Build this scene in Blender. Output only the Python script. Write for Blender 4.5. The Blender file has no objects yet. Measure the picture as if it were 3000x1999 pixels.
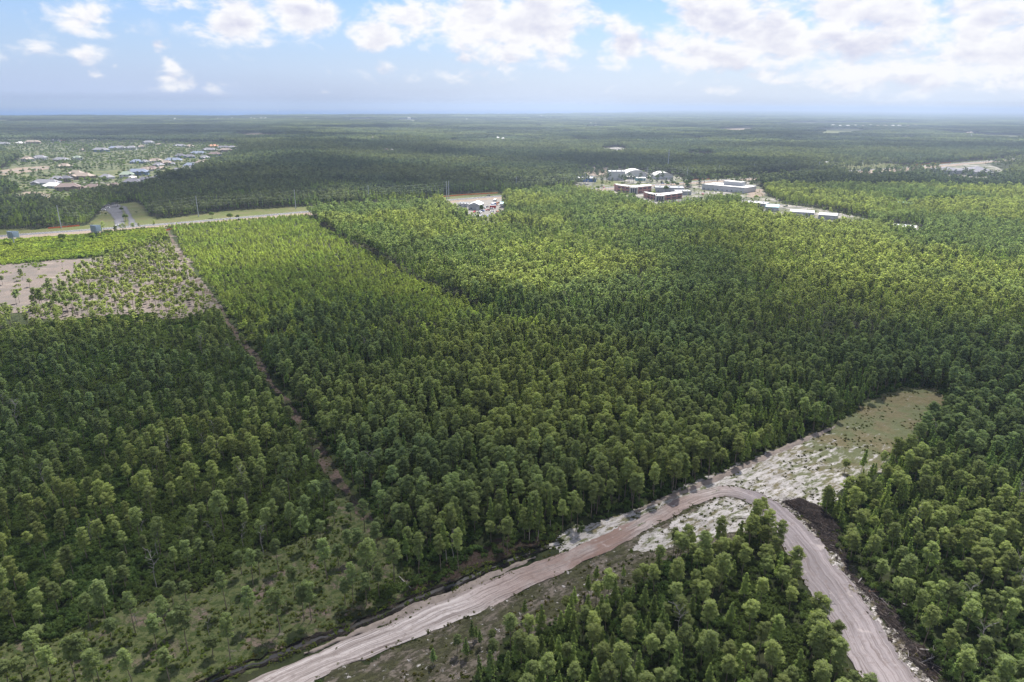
import bpy, math, random
import numpy as np
from mathutils import Matrix, Vector

SC = bpy.context.scene
R = math.radians
rnd = random.Random(7)
rng = np.random.default_rng(7)

# ------------------------------------------------------------------ camera
CAM_H = 110.0
FPX = 2000.0            # focal length in pixels of a 3000 px wide picture (24 mm on 36 mm)
PITCH = R(18.97)
ROLL = 0.007
f_ = Vector((0, math.cos(PITCH), -math.sin(PITCH)))
r0 = Vector((1, 0, 0)); u0 = r0.cross(f_)
r_ = r0 * math.cos(ROLL) + u0 * math.sin(ROLL)
u_ = u0 * math.cos(ROLL) - r0 * math.sin(ROLL)
cam = bpy.data.cameras.new('camera'); cam.lens = 24; cam.sensor_width = 36
cam.clip_start = 1; cam.clip_end = 200000
camo = bpy.data.objects.new('camera', cam); SC.collection.objects.link(camo)
camo.matrix_world = Matrix(((r_.x, u_.x, -f_.x, 0), (r_.y, u_.y, -f_.y, 0), (r_.z, u_.z, -f_.z, CAM_H), (0, 0, 0, 1)))
SC.camera = camo

# ------------------------------------------------------------------ world, sun, exposure
SUN_EL, SUN_AZ = R(58), R(15)      # azimuth clockwise from +Y
sun_dir = Vector((math.sin(SUN_AZ) * math.cos(SUN_EL), math.cos(SUN_AZ) * math.cos(SUN_EL), math.sin(SUN_EL)))
SC.view_settings.view_transform = 'Standard'; SC.view_settings.look = 'None'
SC.view_settings.exposure = 1.6; SC.view_settings.gamma = 1.0
SC.view_settings.use_curve_mapping = False
SC.cycles.use_denoising = True
SC.cycles.max_bounces = 5; SC.cycles.diffuse_bounces = 3; SC.cycles.glossy_bounces = 2
SC.cycles.transmission_bounces = 3; SC.cycles.transparent_max_bounces = 12; SC.cycles.volume_bounces = 0
SC.cycles.caustics_reflective = False; SC.cycles.caustics_refractive = False
SC.cycles.volume_max_steps = 64
SC.render.film_transparent = False

sun = bpy.data.lights.new('sun', 'SUN'); sun.energy = 5.0; sun.angle = R(0.55); sun.color = (1.0, 0.955, 0.88)
suno = bpy.data.objects.new('sun', sun); SC.collection.objects.link(suno)
suno.rotation_euler = sun_dir.to_track_quat('Z', 'Y').to_euler()
suno.location = (0, 0, 400)

def azel(px, py):
    d = r_ * ((px - 1500) / FPX) + u_ * (-(py - 999.5) / FPX) + f_
    d.normalize()
    return math.atan2(d.x, d.y), math.asin(d.z)

class NT:
    def __init__(s, t): s.t = t; s.n = t.nodes; s.l = t.links
    def new(s, typ, **kw):
        n = s.n.new(typ)
        for k, v in kw.items(): setattr(n, k, v)
        return n
    def put(s, sock, v):
        if isinstance(v, bpy.types.NodeSocket): s.l.new(v, sock)
        elif v is not None:
            if hasattr(sock.default_value, '__len__') and not hasattr(v, '__len__'): v = (v,) * len(sock.default_value)
            if hasattr(sock.default_value, '__len__') and len(sock.default_value) == 4 and len(v) == 3: v = (*v, 1)
            sock.default_value = v
    def m(s, op, a, b=None, c=None, clamp=False):
        n = s.new('ShaderNodeMath', operation=op, use_clamp=clamp)
        s.put(n.inputs[0], a)
        if b is not None: s.put(n.inputs[1], b)
        if c is not None: s.put(n.inputs[2], c)
        return n.outputs[0]
    def mix(s, f, a, b, blend='MIX'):
        n = s.new('ShaderNodeMix', data_type='RGBA', blend_type=blend)
        s.put(n.inputs[0], f); s.put(n.inputs[6], a); s.put(n.inputs[7], b)
        return n.outputs[2]
    def noise(s, vec, scale, detail=4, rough=.55, dist=0, dim='3D'):
        n = s.new('ShaderNodeTexNoise', noise_dimensions=dim)
        if vec is not None: s.l.new(vec, n.inputs['Vector'])
        n.inputs['Scale'].default_value = scale; n.inputs['Detail'].default_value = detail
        n.inputs['Roughness'].default_value = rough; n.inputs['Distortion'].default_value = dist
        return n.outputs['Fac']
    def ss(s, v, a, b):
        n = s.new('ShaderNodeMapRange', interpolation_type='SMOOTHSTEP')
        s.put(n.inputs[0], v); n.inputs[1].default_value = a; n.inputs[2].default_value = b
        return n.outputs[0]
    def comb(s, x, y, z=0.0):
        n = s.new('ShaderNodeCombineXYZ'); s.put(n.inputs[0], x); s.put(n.inputs[1], y); s.put(n.inputs[2], z)
        return n.outputs[0]

W = bpy.data.worlds.new('World'); SC.world = W; W.use_nodes = True
wt = NT(W.node_tree); wt.n.clear()
sky = wt.new('ShaderNodeTexSky', sky_type='NISHITA'); sky.sun_disc = False
sky.sun_elevation = SUN_EL; sky.sun_rotation = SUN_AZ; sky.altitude = 50
sky.air_density = 1.0; sky.dust_density = 0.6; sky.ozone_density = 2.0
tc = wt.new('ShaderNodeTexCoord'); sp = wt.new('ShaderNodeSeparateXYZ'); wt.l.new(tc.outputs['Generated'], sp.inputs[0])
dx, dy, dz = sp.outputs
az = wt.m('ARCTAN2', dx, dy); el = wt.m('ARCSINE', dz)
# clouds seen low over the horizon: azimuth/elevation domain, base shapes as soft ellipses broken by noise
CL = [ # px, py, rx, ry, strength  (picture units of the far cumulus banks)
 (150, 20, 70, 40, .5), (250, 55, 110, 40, .62), (350, 100, 80, 30, .3), (500, 8, 150, 22, .6), (700, 70, 110, 55, 1.0),
 (640, 20, 80, 40, .6), (880, 35, 110, 60, 1.0), (820, 80, 70, 20, .3), (80, 145, 110, 45, .36), (250, 160, 60, 26, .55),
 (480, 140, 20, 18, .7), (492, 185, 30, 24, .75), (500, 225, 38, 26, .7), (560, 252, 90, 22, .55), (370, 195, 24, 14, .45), (285, 213, 24, 12, .45),
 (390, 240, 50, 20, .3), (1110, 105, 80, 34, .95), (1200, 55, 110, 60, .9), (1150, 210, 110, 32, .42), (980, 210, 22, 14, .35), (800, 256, 30, 12, .35), (950, 262, 24, 7, .3),
 (1400, 50, 130, 85, 1.05), (1560, 60, 150, 100, 1.1), (1480, 150, 70, 50, .85), (1360, 165, 34, 26, .7), (1400, 225, 110, 24, .5), (1640, 195, 70, 18, .5), (1650, 120, 60, 40, .5),
 (1840, 130, 80, 50, .95), (1790, 90, 50, 36, .7), (1785, 205, 40, 18, .5), (1600, 250, 40, 10, .3), (1780, 262, 30, 9, .35), (1970, 250, 40, 12, .3),
 (2120, 50, 130, 80, 1.1), (2020, 140, 100, 55, 1.0), (2230, 110, 130, 75, 1.1), (2360, 150, 110, 50, .8), (2130, 160, 120, 50, .8),
 (2120, 257, 60, 14, .55), (2220, 222, 50, 18, .7), (2270, 240, 40, 12, .6), (2540, 30, 160, 60, 1.05), (2680, 60, 110, 50, .9), (2880, 50, 100, 70, .95),
 (2480, 130, 160, 70, .9), (2620, 190, 230, 70, .8), (2900, 140, 140, 70, 1.0), (2950, 240, 160, 50, .6), (2500, 250, 110, 30, .6), (2780, 250, 160, 26, .5)]
warp = wt.noise(wt.comb(wt.m('MULTIPLY', az, 9), wt.m('MULTIPLY', el, 16)), 2.2, 3)
warp2 = wt.noise(wt.comb(wt.m('MULTIPLY', az, 9), wt.m('MULTIPLY', el, 16), 5.0), 2.2, 3)
azw = wt.m('ADD', az, wt.m('MULTIPLY', wt.m('SUBTRACT', warp, .5), .05))
elw = wt.m('ADD', el, wt.m('MULTIPLY', wt.m('SUBTRACT', warp2, .5), .03))
acc = None
for px, py, rx, ry, s_ in CL:
    a0, e0 = azel(px, py); sx = rx / FPX / 1.0; sy = ry / FPX
    ux = wt.m('MULTIPLY', wt.m('SUBTRACT', azw, a0), 1 / sx); uy = wt.m('MULTIPLY', wt.m('SUBTRACT', elw, e0), 1 / sy)
    d2 = wt.m('ADD', wt.m('MULTIPLY', ux, ux), wt.m('MULTIPLY', uy, uy))
    g = wt.m('MULTIPLY', wt.m('EXPONENT', wt.m('MULTIPLY', d2, -.75)), s_)
    acc = g if acc is None else wt.m('MAXIMUM', acc, g)
# the same weather carried on over the rest of the sky, on a flat deck
zz = wt.m('MAXIMUM', dz, .07)
deck = wt.comb(wt.m('DIVIDE', dx, zz), wt.m('DIVIDE', dy, zz))
dn = wt.noise(deck, .55, 5, .6)
deckm = wt.m('MULTIPLY', wt.ss(dn, .42, .62), wt.ss(el, .125, .2))
acc = wt.m('MAXIMUM', wt.m('MULTIPLY', acc, .98), wt.m('MULTIPLY', deckm, 1.0))
side = wt.m('MULTIPLY', wt.ss(wt.noise(wt.comb(wt.m('MULTIPLY', az, 6), wt.m('MULTIPLY', el, 14)), 1.6, 3), .48, .62), wt.m('MULTIPLY', wt.ss(wt.m('ABSOLUTE', az), .72, .95), wt.ss(el, .02, .08)))
acc = wt.m('MAXIMUM', acc, side)
fine = wt.noise(wt.comb(wt.m('MULTIPLY', az, 24), wt.m('MULTIPLY', el, 42)), 1.0, 9, .58, .25)
dens = wt.m('ADD', acc, wt.m('MULTIPLY', wt.m('SUBTRACT', fine, .5), 2.0))
alpha = wt.m('MULTIPLY', wt.ss(dens, .22, .80), wt.ss(acc, .04, .4))
# sunlit tops, greyer bases: compare with the fine noise a little higher up
fine_up = wt.noise(wt.comb(wt.m('MULTIPLY', wt.m('ADD', az, .004), 24), wt.m('MULTIPLY', wt.m('ADD', el, .009), 42)), 1.0, 6, .56, .25)
relief = wt.m('SUBTRACT', fine, fine_up)
big = wt.noise(wt.comb(wt.m('MULTIPLY', az, 9), wt.m('MULTIPLY', el, 22), 3.), 1.4, 4)
shade = wt.m('ADD', wt.m('MULTIPLY', wt.ss(dens, .70, 1.25), .6), wt.m('SUBTRACT', wt.m('MULTIPLY', wt.ss(big, .45, .7), .55), wt.m('MULTIPLY', relief, 2.8)), clamp=True)
cloudcol = wt.mix(shade, (8.2, 8.3, 8.6), (5.9, 6.1, 7.3))
hsv = wt.new('ShaderNodeHueSaturation'); hsv.inputs['Saturation'].default_value = .95; hsv.inputs['Value'].default_value = 1.0
wt.l.new(sky.outputs[0], hsv.inputs['Color'])
skyc = wt.mix(1.0, hsv.outputs[0], (.76, .90, 1.16), 'MULTIPLY')
# humid white veil low down
veil = wt.m('MULTIPLY', wt.m('SUBTRACT', 1.0, wt.ss(el, -.02, .15)), .92)
veilc = wt.mix(wt.ss(az, -.65, .45), (4.2, 5.2, 7.7), (6.4, 7.1, 8.5))
skyc = wt.mix(veil, skyc, veilc)
final = wt.mix(alpha, skyc, cloudcol)
final = wt.mix(1.0, final, (.82, .81, .80), 'MULTIPLY')
bg = wt.new('ShaderNodeBackground'); bg.inputs['Strength'].default_value = 0.05
wt.l.new(final, bg.inputs['Color'])
wo = wt.new('ShaderNodeOutputWorld'); wt.l.new(bg.outputs[0], wo.inputs['Surface'])
W.cycles.sampling_method = 'MANUAL'; W.cycles.sample_map_resolution = 512

# ------------------------------------------------------------------ helpers
def G(px, py, h=0.0):
    d = r_ * ((px - 1500) / FPX) + u_ * (-(py - 999.5) / FPX) + f_
    t = (h - CAM_H) / d.z
    return Vector((d.x * t, d.y * t, h))
def Gs(pts, h=0.0): return np.array([[G(a, b, h).x, G(a, b, h).y] for a, b in pts])
def k3(pts): return [(a * 1.275, b * 1.275) for a, b in pts]
def proj(x, y, z):
    x = np.asarray(x, float); y = np.asarray(y, float); z = np.asarray(z, float) - CAM_H
    cz = x * f_.x + y * f_.y + z * f_.z
    cx = x * r_.x + y * r_.y + z * r_.z
    cy = x * u_.x + y * u_.y + z * u_.z
    return 1500 + FPX * cx / cz, 999.5 - FPX * cy / cz, cz

def link(o): SC.collection.objects.link(o); return o
def mesh_obj(name, V, F, mats, parent=None, fm=None, smooth=False, unlinked=False):
    me = bpy.data.meshes.new(name)
    V = np.asarray(V, dtype=np.float32)
    if isinstance(F, np.ndarray):
        n, k = F.shape
        me.vertices.add(len(V)); me.vertices.foreach_set('co', V.ravel())
        me.loops.add(n * k); me.loops.foreach_set('vertex_index', F.astype(np.int32).ravel())
        me.polygons.add(n); me.polygons.foreach_set('loop_start', np.arange(0, n * k, k, dtype=np.int32))
        me.update(calc_edges=True)
    else:
        me.from_pydata([tuple(map(float, v)) for v in V], [], F)
    if not isinstance(mats, (list, tuple)): mats = [mats]
    for m_ in mats: me.materials.append(m_)
    if fm is not None: me.polygons.foreach_set('material_index', np.asarray(fm, dtype=np.int32))
    if smooth: me.polygons.foreach_set('use_smooth', np.ones(len(me.polygons), dtype=bool))
    o = bpy.data.objects.new(name, me)
    if not unlinked: link(o)
    if parent is not None: o.parent = parent
    return o
def tag(o, label=None, cat=None, group=None, kind=None):
    if label: o['label'] = label
    if cat: o['category'] = cat
    if group: o['group'] = group
    if kind: o['kind'] = kind
    return o
def thing(name, label, cat, loc=(0, 0, 0), rz=0.0, group=None):
    o = link(bpy.data.objects.new(name, None)); o.location = loc; o.rotation_euler = (0, 0, rz)
    o.empty_display_size = .5
    return tag(o, label, cat, group)
def copy_tree(o, parent=None):
    c = o.copy(); link(c); c.parent = parent
    for ch in list(o.children): copy_tree(ch, c)
    return c
class MB:
    def __init__(s): s.V = []; s.F = []
    def add(s, V, F):
        b = len(s.V); s.V += [tuple(v) for v in V]; s.F += [tuple(i + b for i in f) for f in F]; return s
    def box(s, x0, y0, z0, x1, y1, z1):
        return s.add([(x0, y0, z0), (x1, y0, z0), (x1, y1, z0), (x0, y1, z0), (x0, y0, z1), (x1, y0, z1), (x1, y1, z1), (x0, y1, z1)],
                     [(0, 3, 2, 1), (4, 5, 6, 7), (0, 1, 5, 4), (1, 2, 6, 5), (2, 3, 7, 6), (3, 0, 4, 7)])
    def tube(s, p, q, r1, r2, n=6, cap=True):
        p = Vector(p); q = Vector(q); d = (q - p)
        if d.length < 1e-6: return s
        d.normalize(); a = d.orthogonal().normalized(); b = d.cross(a)
        V = []
        for c, r in ((p, r1), (q, r2)):
            for i in range(n):
                t = 2 * math.pi * i / n; V.append(c + a * (r * math.cos(t)) + b * (r * math.sin(t)))
        F = [(i, (i + 1) % n, n + (i + 1) % n, n + i) for i in range(n)]
        if cap: F += [tuple(range(n))[::-1], tuple(range(n, 2 * n))]
        return s.add(V, F)
    def prism(s, pts, z0, z1):
        n = len(pts)
        return s.add([(x, y, z0) for x, y in pts] + [(x, y, z1) for x, y in pts],
                     [tuple(range(n))[::-1], tuple(range(n, 2 * n))] + [(i, (i + 1) % n, n + (i + 1) % n, n + i) for i in range(n)])
    def build(s, name, mat, parent=None): return mesh_obj(name, s.V, s.F, mat, parent)

# numpy value noise
def vnoise(x, y, seed=0):
    xi = np.floor(x).astype(np.int64); yi = np.floor(y).astype(np.int64); fx = x - xi; fy = y - yi
    fx = fx * fx * (3 - 2 * fx); fy = fy * fy * (3 - 2 * fy)
    def h(a, b):
        n = (a * 374761393 + b * 668265263 + seed * 974634777) & 0xffffffff
        n = ((n ^ (n >> 13)) * 1274126177) & 0xffffffff
        n = (n ^ (n >> 16)) & 0xffffffff
        return n / 4294967295.0
    return (h(xi, yi) * (1 - fx) + h(xi + 1, yi) * fx) * (1 - fy) + (h(xi, yi + 1) * (1 - fx) + h(xi + 1, yi + 1) * fx) * fy
def fbm(x, y, s, oct=4, seed=0):
    x = np.asarray(x, float) / s; y = np.asarray(y, float) / s; a = 1.; t = 0; v = 0
    for i in range(oct): v = v + a * vnoise(x, y, seed + i); t += a; a *= .5; x = x * 2.03 + 7; y = y * 2.03 + 3
    return v / t
def inside(poly, x, y):
    x = np.asarray(x); y = np.asarray(y); c = np.zeros(x.shape, bool); n = len(poly)
    for i in range(n):
        x1, y1 = poly[i]; x2, y2 = poly[(i + 1) % n]
        if y1 == y2: continue
        k = ((y1 > y) != (y2 > y)) & (x < (x2 - x1) * (y - y1) / (y2 - y1) + x1)
        c ^= k
    return c
def dseg(line, x, y):
    d = np.full(np.shape(x), 1e9)
    for (x1, y1), (x2, y2) in zip(line[:-1], line[1:]):
        L = (x2 - x1) ** 2 + (y2 - y1) ** 2 + 1e-9
        t = np.clip(((x - x1) * (x2 - x1) + (y - y1) * (y2 - y1)) / L, 0, 1)
        d = np.minimum(d, np.hypot(x - x1 - t * (x2 - x1), y - y1 - t * (y2 - y1)))
    return d

# ------------------------------------------------------------------ materials
MATS = {}
def mat(name, fn):
    if name in MATS: return MATS[name]
    m = bpy.data.materials.new(name); m.use_nodes = True; t = NT(m.node_tree); t.n.clear()
    out = t.new('ShaderNodeOutputMaterial'); fn(t, out); MATS[name] = m; return m
def simple(name, col, rough=.8, var=.12, scale=.8, spec=.3, bump=0.0, metal=0.0):
    def fn(t, out):
        p = t.new('ShaderNodeBsdfPrincipled'); g = t.new('ShaderNodeNewGeometry')
        nz = t.noise(g.outputs['Position'], scale, 5, .6)
        nz2 = t.noise(g.outputs['Position'], scale * .13, 2)
        f = t.m('ADD', t.m('MULTIPLY', nz, .6), t.m('MULTIPLY', nz2, .4))
        c = t.mix(t.ss(f, .3, .7), tuple(v * (1 - var) for v in col), tuple(min(1, v * (1 + var)) for v in col))
        t.put(p.inputs['Base Color'], c); p.inputs['Roughness'].default_value = rough
        p.inputs['Specular IOR Level'].default_value = spec; p.inputs['Metallic'].default_value = metal
        if bump:
            b = t.new('ShaderNodeBump'); b.inputs['Strength'].default_value = bump; b.inputs['Distance'].default_value = .05
            t.l.new(nz, b.inputs['Height']); t.l.new(b.outputs[0], p.inputs['Normal'])
        t.l.new(p.outputs[0], out.inputs[0])
    return mat(name, fn)
def foliage(name, c1, c2, c3, trans=.35, standscale=.006):
    """leaf green: varies per tree, inside the crown and from stand to stand (species and age; c3 also stands in for sunlit patches)"""
    def fn(t, out):
        g = t.new('ShaderNodeNewGeometry'); oi = t.new('ShaderNodeObjectInfo')
        stand = t.noise(g.outputs['Position'], standscale, 3, .55)
        crown = t.noise(g.outputs['Position'], .55, 2, .6)
        r = oi.outputs['Random']
        c = t.mix(t.ss(crown, .3, .7), c1, c2)
        c = t.mix(t.m('MULTIPLY', t.ss(stand, .40, .58), .9), c, c3)  # stand tint; its yellow also carries the glow of sunlit bands
        c = t.mix(t.m('MULTIPLY', t.ss(r, .55, 1.0), .6), c, tuple(a * .35 + b * .65 for a, b in zip((.12, .13, .04), c2)))
        v = t.m('ADD', .68, t.m('MULTIPLY', t.m('FRACT', t.m('MULTIPLY', r, 17.3)), .64))
        c = t.mix(1.0, c, t.comb(v, v, v), 'MULTIPLY')
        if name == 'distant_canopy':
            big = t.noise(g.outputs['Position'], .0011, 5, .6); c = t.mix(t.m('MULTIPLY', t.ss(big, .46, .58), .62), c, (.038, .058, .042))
        d = t.new('ShaderNodeBsdfDiffuse'); d.inputs['Roughness'].default_value = .4; t.l.new(c, d.inputs[0])
        tr = t.new('ShaderNodeBsdfTranslucent'); t.l.new(t.mix(1.0, c, (1.62, 1.66, .85), 'MULTIPLY'), tr.inputs[0])
        mx = t.new('ShaderNodeMixShader'); mx.inputs[0].default_value = trans + .18
        t.l.new(d.outputs[0], mx.inputs[1]); t.l.new(tr.outputs[0], mx.inputs[2])
        t.l.new(mx.outputs[0], out.inputs[0])
    return mat(name, fn)
M_pine = foliage('pine_needles', (.140, .192, .100), (.228, .288, .142), (.300, .335, .130), .30)
M_slim = foliage('fresh_conifer_needles', (.132, .200, .088), (.222, .305, .118), (.260, .315, .106), .32)
M_young = foliage('young_pine_needles', (.205, .275, .088), (.310, .380, .128), (.33, .38, .125), .34, .012)
M_shrub = foliage('shrub_leaves', (.044, .078, .026), (.090, .140, .046), (.090, .122, .040), .18, .02)
M_bush = foliage('low_bush_leaves', (.075, .110, .024), (.130, .175, .036), (.12, .14, .04), .15, .05)
M_bshrub = foliage('bright_shrub_leaves', (.110, .170, .040), (.190, .250, .062), (.22, .26, .06), .3, .02)
M_heath = foliage('heath_leaves', (.065, .085, .024), (.100, .135, .024), (.12, .105, .035), .25, .05)
M_oak = foliage('broadleaf_leaves', (.080, .125, .046), (.125, .175, .062), (.15, .20, .060), .3)
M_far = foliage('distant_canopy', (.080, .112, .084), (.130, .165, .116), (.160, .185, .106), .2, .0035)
M_bark = simple('pine_bark', (.17, .135, .11), .9, .3, 1.5)
M_pale = simple('pale_trunk_bark', (.32, .28, .25), .9, .25, 1.2)
M_dead = simple('weathered_dead_wood', (.25, .23, .225), .85, .25, 2)

def f_ground(t, out):
    g = t.new('ShaderNodeNewGeometry'); P = g.outputs['Position']
    a = t.noise(P, .25, 6, .65); b = t.noise(P, .02, 4); c = t.noise(P, 1.6, 4, .7)
    col = t.mix(t.ss(a, .35, .65), (.016, .022, .010), (.034, .042, .017))
    col = t.mix(t.m('MULTIPLY', t.ss(b, .5, .7), .4), col, (.055, .045, .032))
    col = t.mix(t.m('MULTIPLY', t.ss(c, .55, .75), .5), col, (.05, .04, .028))
    p = t.new('ShaderNodeBsdfPrincipled'); t.l.new(col, p.inputs['Base Color']); p.inputs['Roughness'].default_value = 1
    p.inputs['Specular IOR Level'].default_value = .1
    bp = t.new('ShaderNodeBump'); bp.inputs['Distance'].default_value = .4; t.l.new(a, bp.inputs['Height']); t.l.new(bp.outputs[0], p.inputs['Normal'])
    t.l.new(p.outputs[0], out.inputs[0])
M_ground = mat('forest_floor', f_ground)

def soil(name, layers, base, bumpd=.12, ang=0.0, stretch=1.0, fac=.45):
    """layers: (scale, lo, hi, colour, amount, stretch?)"""
    def fn(t, out):
        g = t.new('ShaderNodeNewGeometry')
        mp = t.new('ShaderNodeMapping'); t.l.new(g.outputs['Position'], mp.inputs['Vector'])
        mp.inputs['Rotation'].default_value = (0, 0, -ang)
        mp2 = t.new('ShaderNodeMapping'); t.l.new(mp.outputs[0], mp2.inputs['Vector']); mp2.inputs['Scale'].default_value = (1 / stretch, 1, 1)
        P0 = g.outputs['Position']; P1 = mp2.outputs[0]
        col = base; hgt = None
        if isinstance(base, tuple):
            col = t.mix(t.ss(t.noise(P0, .7, 6, .65), .3, .7), tuple(v * .82 for v in base), tuple(min(1, v * 1.12) for v in base))
        for i, (sc, lo, hi, c, am, st) in enumerate(layers):
            n = t.noise(P1 if st else P0, sc, 7, .66, .2)
            k = t.m('MULTIPLY', t.ss(n, lo, hi), am)
            col = t.mix(k, col, c)
            hgt = k if hgt is None else t.m('ADD', hgt, k)
        col = t.mix(1.0, col, (fac, fac, fac), 'MULTIPLY')
        p = t.new('ShaderNodeBsdfPrincipled'); t.l.new(col, p.inputs['Base Color']); p.inputs['Roughness'].default_value = .95
        p.inputs['Specular IOR Level'].default_value = .12
        bp = t.new('ShaderNodeBump'); bp.inputs['Distance'].default_value = bumpd; bp.inputs['Strength'].default_value = .8
        t.l.new(hgt, bp.inputs['Height']); t.l.new(bp.outputs[0], p.inputs['Normal'])
        t.l.new(p.outputs[0], out.inputs[0])
    return mat(name, fn)
ROADANG = math.atan2(G(2100, 1440).y - G(1000, 1915).y, G(2100, 1440).x - G(1000, 1915).x)
M_white = soil('white_sand_and_heath', [(.8, .47, .58, (.15, .135, .055), .85, 1), (1.5, .52, .62, (.10, .105, .05), .7, 1), (.07, .46, .58, (.12, .088, .036), .8, 0), (1.7, .58, .66, (.08, .07, .06), .8, 1)], (.80, .75, .73), .25, ROADANG, 2.6, .60)
M_olive = soil('olive_grass_soil', [(.5, .44, .58, (.21, .18, .07), .85, 1), (1.3, .5, .6, (.12, .12, .05), .7, 0), (.7, .64, .70, (.8, .76, .72), .8, 1)], (.19, .16, .08), .2, ROADANG, 2.4)
def f_clearing(t, out):
    g = t.new('ShaderNodeNewGeometry'); P0 = g.outputs['Position']
    mp = t.new('ShaderNodeMapping'); t.l.new(P0, mp.inputs['Vector']); mp.inputs['Rotation'].default_value = (0, 0, -ROADANG)
    sx = t.new('ShaderNodeSeparateXYZ'); t.l.new(mp.outputs[0], sx.inputs[0])
    st = t.comb(t.m('MULTIPLY', sx.outputs[0], .36), sx.outputs[1], 0.0)
    a0, a1 = [v.x * math.cos(ROADANG) + v.y * math.sin(ROADANG) for v in (G(2250, 1420), G(2560, 1230))]
    along = t.ss(t.m('ADD', sx.outputs[0], t.m('MULTIPLY', t.m('SUBTRACT', t.noise(P0, .07, 4), .5), 70)), a0, a1)
    base = t.mix(t.ss(t.noise(st, .5, 6, .65), .35, .65), (.27, .25, .24), (.43, .405, .395))
    cover = t.m('ADD', t.noise(st, .55, 7, .68), t.m('MULTIPLY', along, .20))
    grass = t.mix(t.ss(t.noise(P0, .09, 4), .42, .60), (.080, .092, .030), (.110, .092, .038))
    c = t.mix(t.m('MULTIPLY', t.ss(cover, .47, .60), .9), base, grass)
    c = t.mix(t.m('MULTIPLY', t.ss(t.noise(st, 1.7, 6, .7), .52, .64), .75), c, (.065, .072, .030))
    c = t.mix(t.m('MULTIPLY', t.ss(t.noise(st, 2.6, 5, .7), .62, .68), .6), c, (.045, .038, .034))
    p = t.new('ShaderNodeBsdfPrincipled'); t.l.new(c, p.inputs['Base Color']); p.inputs['Roughness'].default_value = .95; p.inputs['Specular IOR Level'].default_value = .1
    b = t.new('ShaderNodeBump'); b.inputs['Distance'].default_value = .2; t.l.new(cover, b.inputs['Height']); t.l.new(b.outputs[0], p.inputs['Normal']); t.l.new(p.outputs[0], out.inputs[0])
M_clearing = mat('clearing_sand_and_grass', f_clearing)
M_heathsoil = soil('heath_soil', [(.25, .42, .56, (.075, .078, .035), .9, 1), (1.1, .47, .58, (.06, .06, .032), .8, 1), (.6, .60, .66, (.60, .56, .54), .9, 0)], (.20, .17, .14), .2, ROADANG, 2.0, .66)
M_savanna = soil('savanna_soil', [(.13, .34, .50, (.115, .14, .05), .92, 0), (.7, .46, .58, (.055, .085, .024), .85, 0), (.35, .60, .70, (.34, .285, .255), .55, 0)], (.235, .175, .15), .15, fac=.58)
M_burnt = soil('burnt_field_soil', [(.05, .45, .60, (.21, .19, .175), .8, 0), (.12, .56, .68, (.52, .45, .38), .8, 1), (.3, .64, .70, (.14, .19, .05), .7, 0)], (.29, .24, .215), .1, 0.25, 3.0, .42)
M_track = soil('track_soil', [(.22, .42, .60, (.062, .082, .028), .85, 0), (1.2, .52, .62, (.09, .075, .05), .6, 0)], (.20, .145, .125), .15)
M_peat = soil('black_peat', [(.8, .45, .6, (.06, .05, .045), .9, 0), (.35, .50, .60, (.17, .14, .11), .8, 0), (1.6, .52, .62, (.07, .085, .035), .8, 0)], (.045, .038, .036), .3)
M_vgrass = soil('verge_grass_soil', [(.5, .45, .6, (.09, .12, .03), .8, 0)], (.06, .085, .028), .15)
M_edge = soil('reddish_litter', [(.4, .45, .62, (.055, .075, .025), .8, 0), (1.3, .5, .6, (.085, .055, .045), .6, 0)], (.095, .068, .055), .2)
M_debris = soil('dark_brush_litter', [(.5, .45, .6, (.095, .07, .06), .8, 0), (1.6, .52, .6, (.17, .135, .12), .6, 0)], (.045, .036, .035), .5)
M_spoil = soil('spoil_sand', [(.5, .52, .66, (.30, .25, .22), .7, 1), (1.6, .60, .68, (.12, .10, .09), .6, 1)], (.47, .395, .35), .12, ROADANG, 3.0)
M_rowsand = soil('graded_sand', [(.05, .45, .6, (.42, .31, .24), .6, 0), (.2, .55, .65, (.30, .25, .2), .5, 0)], (.48, .39, .32), .1, fac=.36)
M_lawn = soil('mown_grass', [(.06, .42, .6, (.20, .185, .085), .8, 0), (.5, .5, .62, (.13, .16, .05), .6, 0)], (.15, .18, .055), .05)
M_park = soil('business_park_soil', [(.03, .44, .52, (.13, .15, .06), .9, 0), (.05, .52, .58, (.22, .22, .225), .9, 0), (.3, .56, .66, (.30, .28, .27), .5, 0)], (.46, .43, .40), .02, fac=.42)
M_yard = soil('yard_ground', [(.04, .38, .54, (.07, .11, .04), .92, 0), (.2, .5, .62, (.30, .27, .2), .6, 0)], (.26, .26, .14), .05)
M_concrete = soil('pale_concrete', [(.06, .45, .6, (.40, .38, .36), .7, 0), (.5, .56, .66, (.30, .28, .27), .5, 0)], (.52, .49, .46), .02, fac=.30)

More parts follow.
